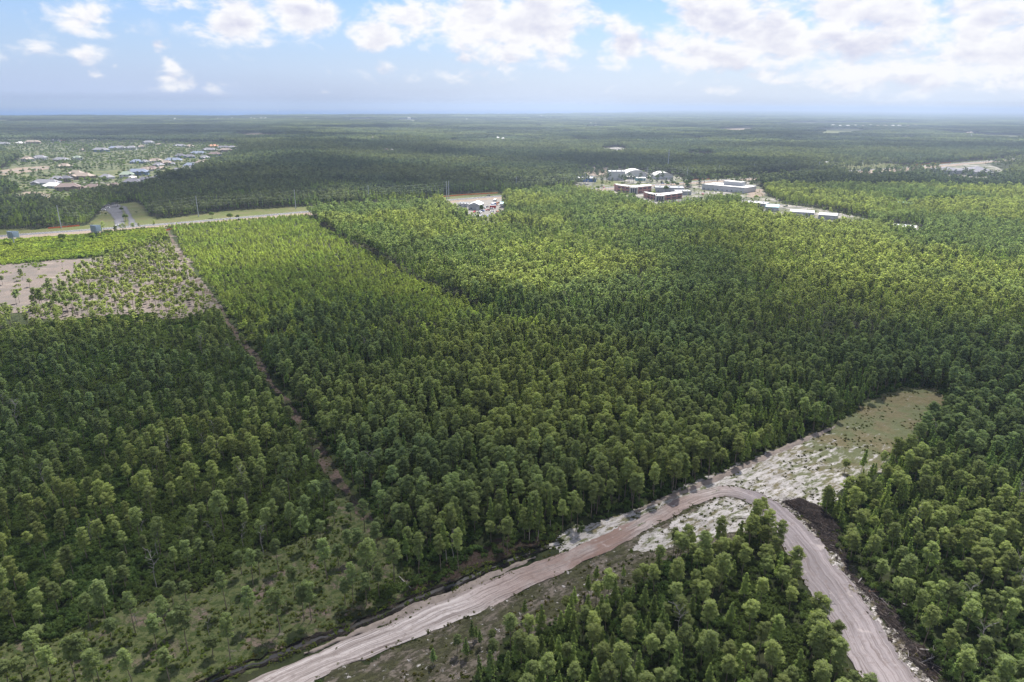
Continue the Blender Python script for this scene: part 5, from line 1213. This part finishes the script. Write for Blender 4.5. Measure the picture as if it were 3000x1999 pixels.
# water towers near the coast
for px, pb, pt_, lab in ((813, 342, 323, 'bulb topped water tower against the sea, leftmost'), (1395, 336, 323, 'dark water tower against the sea above the middle of the picture'), (1790, 334, 324, 'water tower by the coast, farthest right')):
    p, H = height_from(px, pb + 6, pt_); H = 45; p = G(px, pt_, H + 2); t = thing('water_tower', lab, 'water tower', (p.x, p.y, 0)); b = MB()
    for i in range(8): z0, z1 = H - 8 + i * 1.4, H - 8 + (i + 1) * 1.4; rr = lambda z: 8.5 * math.sqrt(max(.02, 1 - ((z - H + 2.4) / 5.8) ** 2)); b.tube((0, 0, z0), (0, 0, z1), rr(z0), rr(z1), 14)
    b.build('tank', M_whitewall if px != 1395 else M_steel, t); MB().tube((0, 0, 0), (0, 0, H - 6), 2.4, 1.6, 10).build('pedestal', M_whitewall, t)

# ------------------------------------------------------------------ pole line and cables
POLES = [(180, 670, 602), (582, 636, 574.5), (867, 613.6, 556), (1081, 592, 543.5), (1309, 583, 531), (1315, 582, 531), (1512, 556, 517), (1713, 552, 505), (1894, 531, 490), (2012, 533, 488), (2105, 520, 484), (2207, 512, 480), (2301, 505, 475.5), (2398, 499, 473), (2524, 494, 473), (2612, 487, 461), (2694, 481, 463)]
tops = []
for i, (px, pb, pt_) in enumerate(POLES):
    p, H = height_from(px, pb, pt_); H = min(30, max(16, H)); t = thing('utility_pole', 'tall grey steel utility pole beside the highway, %s from the left' % ordn(i), 'utility pole', (p.x, p.y, 0), 0, 'utility poles along the highway')
    MB().tube((0, 0, 0), (0, 0, H), .46, .26, 10).build('pole', M_steel, t); d = Vector((HWY[-1][0] - HWY[0][0], HWY[-1][1] - HWY[0][1], 0)).normalized(); nv = Vector((-d.y, d.x, 0)); zs = [H - 1, H - 4, H - 7]
    for z in zs:
        MB().tube((0, 0, z), (nv.x * -1.3, nv.y * -1.3, z + .3), .09, .06, 6).build('insulator_arm', M_steel, t)
    tops.append((p, nv, H, i))
for (p, nv, H, i), (q, nv2, H2, j) in zip(tops[:-1], tops[1:]):
    if (q - p).length < 15: continue
    b = MB()
    for z in (1, 4, 7, 9.5):
        P0 = Vector((p.x, p.y, H - z + .3)) - nv * 1.3; P1 = Vector((q.x, q.y, H2 - z + .3)) - nv2 * 1.3; pr = P0
        for k in range(1, 9):
            t_ = k / 8; c = P0.lerp(P1, t_); c.z -= 2.2 * 4 * t_ * (1 - t_) ; b.tube(pr, c, .022, .022, 3, False); pr = c
    tag(b.build('power_cable', M_steel), 'sagging power cables between the %s and %s utility poles from the left' % (ordn(i), ordn(j)), 'cable', 'power cables')
t = thing('lattice_mast', 'tall grey mast rising behind the business park pines', 'mast', (G(1956, 500).x, G(1956, 500).y, 0)); p, H = height_from(1956, 500, 437)
MB().tube((0, 0, 0), (0, 0, H), .8, .4, 6).build('mast', M_steel, t)
for k in range(3): MB().box(-1.6, -.2, H - 3 - k * 4, 1.6, .2, H - 2.4 - k * 4).build('antenna', M_steel, t)

# ------------------------------------------------------------------ billboards seen from behind
for px, pb, pt_, lab, x0, x1, pbb in ((42, 716.5, 678, 'billboard on a single steel post seen from behind, leftmost', 21, 47, 697), (283, 695, 660, 'billboard on a single steel post seen from behind, nearer the entrance drive', 269, 292, 679)):
    p, H = height_from(px, pb, pt_); zb = height_from(px, pb, pbb)[1]; wd = (x1 - x0) * p.y / FPX * 1.15; t = thing('billboard', lab, 'billboard', (p.x, p.y, 0), -.25, 'billboards by the highway')
    MB().tube((0, 0, 0), (0, 0, H * .88), .42, .36, 12).build('post', M_steel, t); zb = max(zb, H * .45)
    for s_, yy in ((-1, .2), (1, .9)):
        V = MB(); x_, y_ = wd * .5, wd * .20 * s_ + yy
        P = [(-x_, -.9 + .0, 0), (x_, -.9 + y_ - .9, 0)] if s_ < 0 else [(-x_, -.3, 0), (x_, .9 + wd * .2, 0)]
        (ax, ay, _), (bx, by, _) = P; d = Vector((bx - ax, by - ay, 0)).normalized(); nv = Vector((-d.y, d.x, 0)) * .12
        MB().prism([(ax, ay), (bx, by), (bx + nv.x, by + nv.y), (ax + nv.x, ay + nv.y)], zb, H).build('panel', M_boardface if s_ > 0 else M_boardback, t)
        for k in range(5):
            c = Vector((ax, ay, 0)).lerp(Vector((bx, by, 0)), (k + .5) / 5) - nv * (2.2 if s_ < 0 else -2.2); MB().box(c.x - .09, c.y - .09, zb - .3, c.x + .09, c.y + .09, H + .1).build('upright', M_steel, t)
    MB().box(-wd * .5, -1.5, zb - .35, wd * .5, -1.0, zb - .2).build('catwalk', M_steel, t); MB().box(-wd * .45, -.25, zb + .4, wd * .45, .1, zb + .75).build('beam', M_steel, t)

# orange silt fences
for pts in ([(141, 671), (190, 667), (233, 663)], [(286, 691), (320, 690), (357, 688.5)], [(357, 688), (420, 683), (476, 678.5)], [(480, 678), (530, 668), (600, 660)], [(1296, 578), (1360, 572), (1458, 567)], [(2017, 528), (2081, 526)], [(2663, 486), (2720, 481), (2786, 478)]):
    A = resample(Gs(pts), 3.0); b = MB()
    for (x0, y0), (x1, y1) in zip(A[:-1], A[1:]):
        d = Vector((x1 - x0, y1 - y0, 0)).normalized(); nv = Vector((-d.y, d.x, 0)) * .06; b.prism([(x0, y0), (x1, y1), (x1 + nv.x, y1 + nv.y), (x0 + nv.x, y0 + nv.y)], .1, 1.3)
    px0 = pts[0][0]; w = {141: 'on the grass verge left of the entrance lawn', 286: 'below the right billboard', 357: 'along the thicket near the lone tree', 480: 'at the corner of the bright young stand', 1296: 'on the verge beyond the scrap yard', 2017: 'on the verge behind the pale warehouse', 2663: 'by the far end of the highway'}[px0]
    t = thing('barrier_fence', 'low orange plastic barrier fence ' + w, 'fence', (0, 0, 0), 0, 'orange barrier fences'); b.build('mesh_panel', M_orange, t)
    for x, y in A[::4]: MB().box(x - .05, y - .05, 0, x + .05, y + .05, 1.4).build('stake', M_steel, t)

# ------------------------------------------------------------------ vehicles
CARMAT = {c: simple(c + '_car_paint', v, .35, .05, 1, .5) for c, v in {'white': (.75, .75, .76), 'red': (.45, .04, .04), 'blue': (.06, .12, .35), 'dark grey': (.06, .06, .07), 'silver': (.45, .46, .48), 'orange': (.6, .2, .04), 'black': (.02, .02, .025)}.items()}
def car_proto():
    L, Wd = 4.6, 1.85; prof = [(-2.3, .35), (-2.3, .85), (-1.6, 1.0), (2.0, 1.02), (2.3, .8), (2.3, .35)]
    b = MB(); n = len(prof); b.add([(x, -Wd / 2, z) for x, z in prof] + [(x, Wd / 2, z) for x, z in prof], [tuple(range(n)), tuple(range(n, 2 * n))[::-1]] + [(i, n + i, n + (i + 1) % n, (i + 1) % n) for i in range(n)]); body = b
    p2 = [(-1.0, 1.0), (-.35, 1.48), (1.2, 1.5), (1.9, 1.02)]; c = MB(); n = 4; c.add([(x, -.82 + (z - 1) * .2, z) for x, z in p2] + [(x, .82 - (z - 1) * .2, z) for x, z in p2], [tuple(range(n)), tuple(range(n, 2 * n))[::-1]] + [(i, n + i, n + (i + 1) % n, (i + 1) % n) for i in range(n)])
    r = MB().box(-.3, -.72, 1.5, 1.15, .72, 1.54); w = MB().tube((0, -.12, .34), (0, .12, .34), .34, .34, 10)
    return [mesh_obj(nm, q.V, q.F, m_, unlinked=True).data for nm, q, m_ in (('body', body, CARMAT['white']), ('window', c, M_glass), ('roof', r, CARMAT['white']), ('wheel', w, M_tyre))]
CB, CC, CR, CW = car_proto(); CBM = {c: (CB.copy(), CR.copy()) for c in CARMAT}
for c, (b, r) in CBM.items():
    for me in (b, r): me.materials[0] = CARMAT[c]
def car(px, py, colr, lab, yaw=None, s=1.0):
    p = G(px, py); o = thing('parked_car' if 'driving' not in lab else 'car', lab, 'car', (p.x, p.y, .34), rnd.uniform(0, 6.28) if yaw is None else yaw, 'cars'); o.scale = (s, s, s)
    for nm, me in (('body', CBM[colr][0]), ('window', CC), ('roof', CBM[colr][1])): c = link(bpy.data.objects.new(nm, me)); c.parent = o
    for x, y in ((-1.45, -.85), (-1.45, .85), (1.45, -.85), (1.45, .85)): c = link(bpy.data.objects.new('wheel', CW)); c.parent = o; c.location = (x, y, 0)
HY = math.atan2(HWY[20][1] - HWY[10][1], HWY[20][0] - HWY[10][0])
car(346, 663.5, 'white', 'white car driving past the entrance drive on the highway', HY); car(1302, 585.5, 'blue', 'blue car driving on the highway above the scrap yard', HY); car(1431, 575.5, 'dark grey', 'dark car driving on the highway right of the scrap yard', HY)
car(1941, 539, 'blue', 'blue car driving on the highway behind the brick offices', HY); car(315, 611, 'white', 'white car parked at the top of the entrance drive', .2); car(303, 618.5, 'white', 'white pickup parked on the grass by the entrance drive', .3)
car(2303, 606, 'dark grey', 'dark car parked beside the teal roofed shop', .5); car(1875, 606, 'black', 'black car parked below the brick office', .1)
for nm, boxes, cols in (('at the scrap yard', [(1390, 596), (1478, 640)], ['white', 'white', 'red', 'silver', 'blue', 'dark grey', 'white', 'red', 'orange', 'silver']), ('in the business car park', [(1700, 545), (2200, 600)], ['white', 'silver', 'dark grey', 'red'])):
    lst = []
    for i in range(46 if 'scrap' in nm else 40):
        px, py = rnd.uniform(boxes[0][0], boxes[1][0]), rnd.uniform(boxes[0][1], boxes[1][1]); p = G(px, py)
        if all(math.hypot(p.x - bx, p.y - by) > br * .75 for bx, by, br in BS) and all((G(a, b) - p).length > 5.5 for a, b, _ in lst): lst.append((px, py, rnd.choice(cols)))
    lst.sort(); cc = {}
    for px, py, c in lst: cc.setdefault(c, []).append((px, py))
    for c, l2 in cc.items():
        for i, (px, py) in enumerate(l2): car(px, py, c, '%s car parked %s%s' % (c, nm, '' if len(l2) == 1 else ', %s %s one from the left' % (ordn(i), c)), None, 1.1)
# trailers and containers
def trailer(px, py, L, w, h, m_, lab, grp, yaw=0.):
    p = G(px, py); t = thing('trailer', lab, 'trailer', (p.x, p.y, 0), yaw, grp); MB().box(-L / 2, -w / 2, .8, L / 2, w / 2, h).build('body', m_, t); MB().box(-L / 2 - .1, -w / 2 - .1, h + .002, L / 2 + .1, w / 2 + .1, h + .15).build('roof', M_whiteroof, t)
    for x in (-L * .3, L * .3): MB().tube((x, -w / 2, .4), (x, w / 2, .4), .4, .4, 8).build('wheel', M_tyre, t)
k = 0
for r__ in range(4):
    for i in range(6):
        trailer(1767 + i * 12 + r__ * 2 + rnd.uniform(-2, 2), 440 + r__ * 4.2, 9, 2.6, 3.4, M_whitewall, 'white camper trailer in the distant lot, %s of the %s row from the front' % (ordn(i), ordn(3 - r__)), 'camper trailers in the far lot', rnd.uniform(.9, 1.4))
trailer(1446, 605, 12, 3, 4, M_bluewall, 'blue box trailer at the right side of the scrap yard', None, 1.3); trailer(1444, 611, 7, 3, 3.6, CARMAT['red'], 'dark red tank truck at the scrap yard', None, .2); trailer(1450, 594, 9, 3, 4, M_whitewall, 'white box truck near the scrap yard gate', None, 1.4)
trailer(1398, 612, 8, 3, 2.6, CARMAT['red'], 'rusty red scrap container in front of the workshop', None, .2); trailer(1401, 607, 7, 2.4, 3.0, CARMAT['white'], 'white van trailer in front of the workshop', None, .1)
for i in range(4): trailer(1648 + i * 7, 492, 6, 2.4, 5, CARMAT['orange'], 'orange red container at the wood edge behind the business park, %s from the left' % ordn(i), 'orange containers', .1)

# lone garden trees of the verge and business park
OP = []
for i in range(3):
    g = np.random.default_rng(90 + i); V, F, Cc, cb = oak_crown(g, 7.5, 0); tV, tF = trunk_mesh(g, 7.5, Cc, cb, .2, 6); OP.append((mesh_obj('crown', V, F, M_oak, unlinked=True).data, mesh_obj('trunk', tV, tF, M_bark, unlinked=True).data))
for i in range(2):
    g = np.random.default_rng(190 + i); V, F, Cc, cb = oak_crown(g, 7.5, 0); OP.append((mesh_obj('crown', V, F, M_bshrub, unlinked=True).data, OP[0][1]))
ROUND = [(369, 648, 1.05, 0, 'round dark tree on the island between the two drives'), (357, 622, .8, 0, 'small round tree at the top of the drive island'), (400, 628, .5, 1, 'little tree on the lawn right of the drives'), (311, 632, .45, 1, 'little tree on the lawn left of the drives'), (345, 606, 1.5, 2, 'spreading tree beside the car park'),
 (232, 592, 1.5, 1, 'wide olive tree left of the car park trees'), (259, 590, 1.6, 0, 'tall round tree above the car park, left one'), (318, 588, 1.7, 2, 'large round tree above the car park, right one'), (352, 584, 1.6, 0, 'dark round tree right of the car park'), (185, 712, 1.15, 2, 'tallest bushy tree in the bright thicket near the highway'),
 (240, 536, 1.2, 3, 'yellow green tree before the tan roofed house'), (260, 536, 1.2, 0, 'dark round street tree, first of the row by the brown roofed house'), (278, 540, 1.3, 1, 'dark round street tree, second of the row by the brown roofed house'), (309, 540, 1.3, 2, 'dark round street tree, third of the row by the brown roofed house'),
 (2640, 606, 1.6, 1, 'round tree right of the teal roof, smallest'), (2736, 600, 1.9, 0, 'dark pointed round tree right of the teal roof'), (2760, 600, 1.9, 2, 'dark round tree right of the pointed one'), (2782, 598, 2.0, 0, 'dark round tree at the right end of the garden row'), (2718, 600, 1.6, 3, 'pale green round tree in the garden row'), (2606, 600, 1.5, 4, 'bright green round tree left of the teal roof'),
 (1764, 545, .9, 0, 'little round tree on the business park lawn, left one'), (1785, 543, .7, 1, 'little round tree on the business park lawn, middle one'), (1822, 545, .9, 2, 'little round tree on the business park lawn, right one'), (1950, 566, 1.5, 2, 'tree standing before the low grey shed'), (1915, 575, 1.0, 4, 'bright green little tree between the brick offices'),
 (1750, 560, 1.1, 1, 'tree left of the taller brick office'), (1858, 590, 1.0, 0, 'tree in front of the pale entrance bay'), (1872, 612, 1.1, 4, 'pale tree in the parking lot below the brick office'), (2010, 548, 1.5, 0, 'dark round tree beside the highway behind the grey shed'), (2170, 612, .9, 3, 'pale bush in the lot right of the warehouse, left one'), (2215, 586, .9, 4, 'pale bush in the lot right of the warehouse, upper one'),
 (1410, 634, 2.0, 1, 'tall dark cypress like tree in the scrap yard'), (622, 640, 1.0, 1, 'bushy tree beside the highway above the young stand, left one'), (675, 648, 1.2, 0, 'bushy tree beside the highway above the young stand, middle one'), (697, 645, .8, 2, 'bushy tree beside the highway above the young stand, right one')]
for px, py, s, i, lab in ROUND:
    p = G(px, py); o = thing('broadleaf_tree', lab, 'tree', (p.x, p.y, 0), rnd.uniform(0, 6)); o.scale = (s, s, s)
    if 'cypress' in lab: o.scale = (.75, .75, 1.9)
    for nm, me in zip(('crown', 'trunk'), OP[i]): c = link(bpy.data.objects.new(nm, me)); c.parent = o

# ------------------------------------------------------------------ cumulus overhead (unseen, shaped from the shade outlines to darken the woods)
def f_cloud(t, out):
    a = t.new('ShaderNodeAttribute'); a.attribute_name = 'opacity'
    tr = t.new('ShaderNodeBsdfTransparent'); d = t.new('ShaderNodeBsdfDiffuse'); d.inputs[0].default_value = (.85, .86, .9, 1); tl = t.new('ShaderNodeBsdfTranslucent'); tl.inputs[0].default_value = (.8, .82, .86, 1)
    m1 = t.new('ShaderNodeMixShader'); m1.inputs[0].default_value = .5; t.l.new(d.outputs[0], m1.inputs[1]); t.l.new(tl.outputs[0], m1.inputs[2])
    mx = t.new('ShaderNodeMixShader'); t.l.new(a.outputs['Fac'], mx.inputs[0]); t.l.new(tr.outputs[0], mx.inputs[1]); t.l.new(m1.outputs[0], mx.inputs[2]); t.l.new(mx.outputs[0], out.inputs[0])
M_cloud = mat('cumulus', f_cloud)
ZC = 900.0; shx, shy = sun_dir.x / sun_dir.z * ZC, sun_dir.y / sun_dir.z * ZC
SHADE = [ # shaded ground (picture units) and how deep the shade is
 ([(-500, 960), (0, 938), (250, 930), (480, 935), (600, 930), (640, 840), (700, 795), (850, 770), (1000, 760), (1180, 745), (1260, 730), (1330, 790), (1400, 850), (1560, 930), (1750, 930), (1950, 860), (2010, 780), (2060, 740), (2200, 735), (2330, 790), (2480, 850), (2700, 880), (3000, 915), (3500, 950), (3700, 1500), (2950, 1250), (2700, 1330), (2450, 1650), (2300, 2300), (-600, 2600), (-700, 1500)], .85),
 ([(2300, 1300), (3700, 1150), (3700, 2600), (2000, 2600)], .55),
 ([(1950, 640), (2200, 690), (2330, 760), (2300, 800), (2100, 780), (1950, 720)], .6),
 ([(1430, 620), (1600, 640), (1620, 660), (1500, 665)], .4),
 ([(-300, 700), (0, 688), (120, 678), (260, 655), (290, 625), (250, 600), (100, 612), (-300, 640)], .75),
 ([(400, 560), (470, 545), (560, 525), (720, 500), (800, 470), (950, 465), (1200, 500), (1330, 520), (1440, 545), (1500, 560), (1300, 570), (1150, 560), (1000, 560), (960, 585), (800, 600), (640, 615), (440, 630), (390, 600)], .9),
 ([(650, 440), (900, 425), (1300, 430), (1400, 460), (1250, 470), (900, 455), (700, 470)], .7),
 ([(1500, 480), (1700, 470), (2000, 470), (2350, 490), (2400, 520), (2200, 520), (2000, 500), (1650, 495)], .8),
 ([(2250, 560), (2500, 530), (2700, 560), (2600, 590), (2350, 590)], .45),
 ([(-300, 380), (200, 372), (600, 378), (900, 388), (900, 400), (500, 392), (100, 400), (-300, 410)], .7),
 ([(1500, 420), (2200, 395), (2600, 402), (2500, 412), (1900, 425)], .7)]
cs = 22.; xs = np.arange(-3600, 3600, cs); ys = np.arange(-700, 4600, cs); CX, CY = np.meshgrid(xs, ys); OPA = np.zeros(CX.shape)
wx = CX + (fbm(CX, CY, 160, 4, 7) - .5) * 110; wy = CY + (fbm(CX, CY, 160, 4, 17) - .5) * 110
for poly, dp in SHADE:
    P_ = Gs([(a, b) for a, b in poly]); OPA = np.maximum(OPA, inside(P_, wx, wy) * dp)
farn = fbm(CX * .8, CY, 520, 4, 23); OPA = np.maximum(OPA, np.clip((farn - .53) / .1, 0, 1) * .9 * (CY > 1900))
def blur(a, n):
    for _ in range(n):
        p = np.pad(a, 1, mode='edge'); a = (p[:-2, 1:-1] + p[2:, 1:-1] + p[1:-1, :-2] + p[1:-1, 2:] + 2 * p[1:-1, 1:-1]) / 6
    return a
OPA = blur(OPA, 3); OPA *= .80 + .35 * fbm(CX, CY, 90, 4, 31); OPA = np.clip(OPA, 0, .965) * .88
CXs, CYs = CX + shx, CY + shy
ppx, ppy, ppz = proj(CXs, CYs, ZC - 20); seen = (ppz > 0) & (ppy > -60) & (ppx > -300) & (ppx < 3300); OPA[seen] = 0
def shade_cloud_mesh():
    body = OPA > .015; idx = np.arange(CX.size).reshape(CX.shape); cell = body[:-1, :-1] | body[1:, :-1] | body[:-1, 1:] | body[1:, 1:]
    F1 = np.stack([idx[:-1, :-1], idx[:-1, 1:], idx[1:, 1:], idx[1:, :-1]], -1)[cell]
    th = blur(OPA, 6); top = ZC + th * 170 * (.4 + 1.1 * fbm(CX, CY, 110, 4, 51)); bot = ZC - 14 * OPA
    # label separate clouds so that each is its own object
    lab = np.full(F1.shape[0], -1); par = {}
    from collections import deque
    comp = -np.ones(cell.shape, int); nc = 0
    for i, j in zip(*np.where(cell)):
        if comp[i, j] >= 0: continue
        dq = deque([(i, j)]); comp[i, j] = nc
        while dq:
            a, b = dq.popleft()
            for u_, v_ in ((a + 1, b), (a - 1, b), (a, b + 1), (a, b - 1)):
                if 0 <= u_ < cell.shape[0] and 0 <= v_ < cell.shape[1] and cell[u_, v_] and comp[u_, v_] < 0: comp[u_, v_] = nc; dq.append((u_, v_))
        nc += 1
    cf = comp[cell]; k_ = 0
    for c in range(nc):
        Fc = F1[cf == c]
        if len(Fc) < 12: continue
        used, inv = np.unique(Fc.ravel(), return_inverse=True); n = len(used); inv = inv.reshape(-1, 4)
        Vt = np.stack([CXs.ravel()[used], CYs.ravel()[used], top.ravel()[used]], -1); Vb = np.stack([CXs.ravel()[used], CYs.ravel()[used], bot.ravel()[used]], -1)
        o = mesh_obj('cloud', np.vstack([Vt, Vb]), np.vstack([inv, inv[:, ::-1] + n]), M_cloud, smooth=True)  # out of view, added to cast the shade outlined in SHADE
        al = 1 - np.sqrt(1 - OPA.ravel()[used]); at = o.data.attributes.new('opacity', 'FLOAT', 'POINT'); at.data.foreach_set('value', np.r_[al, al].astype(np.float32))
        tag(o, kind='structure'); k_ += 1
shade_cloud_mesh()

# ------------------------------------------------------------------ haze: one closed box of thin air
def f_haze(t, out):
    v = t.new('ShaderNodeVolumePrincipled'); v.inputs['Color'].default_value = (.39, .485, .65, 1); v.inputs['Density'].default_value = 1.35e-4; v.inputs['Anisotropy'].default_value = .5
    t.l.new(v.outputs[0], out.inputs['Volume'])
b = MB().box(-75000, -3500, -1.0, 75000, 72000, 150.0)
hz = b.build('haze', mat('haze_air', f_haze)); hz['kind'] = 'stuff'
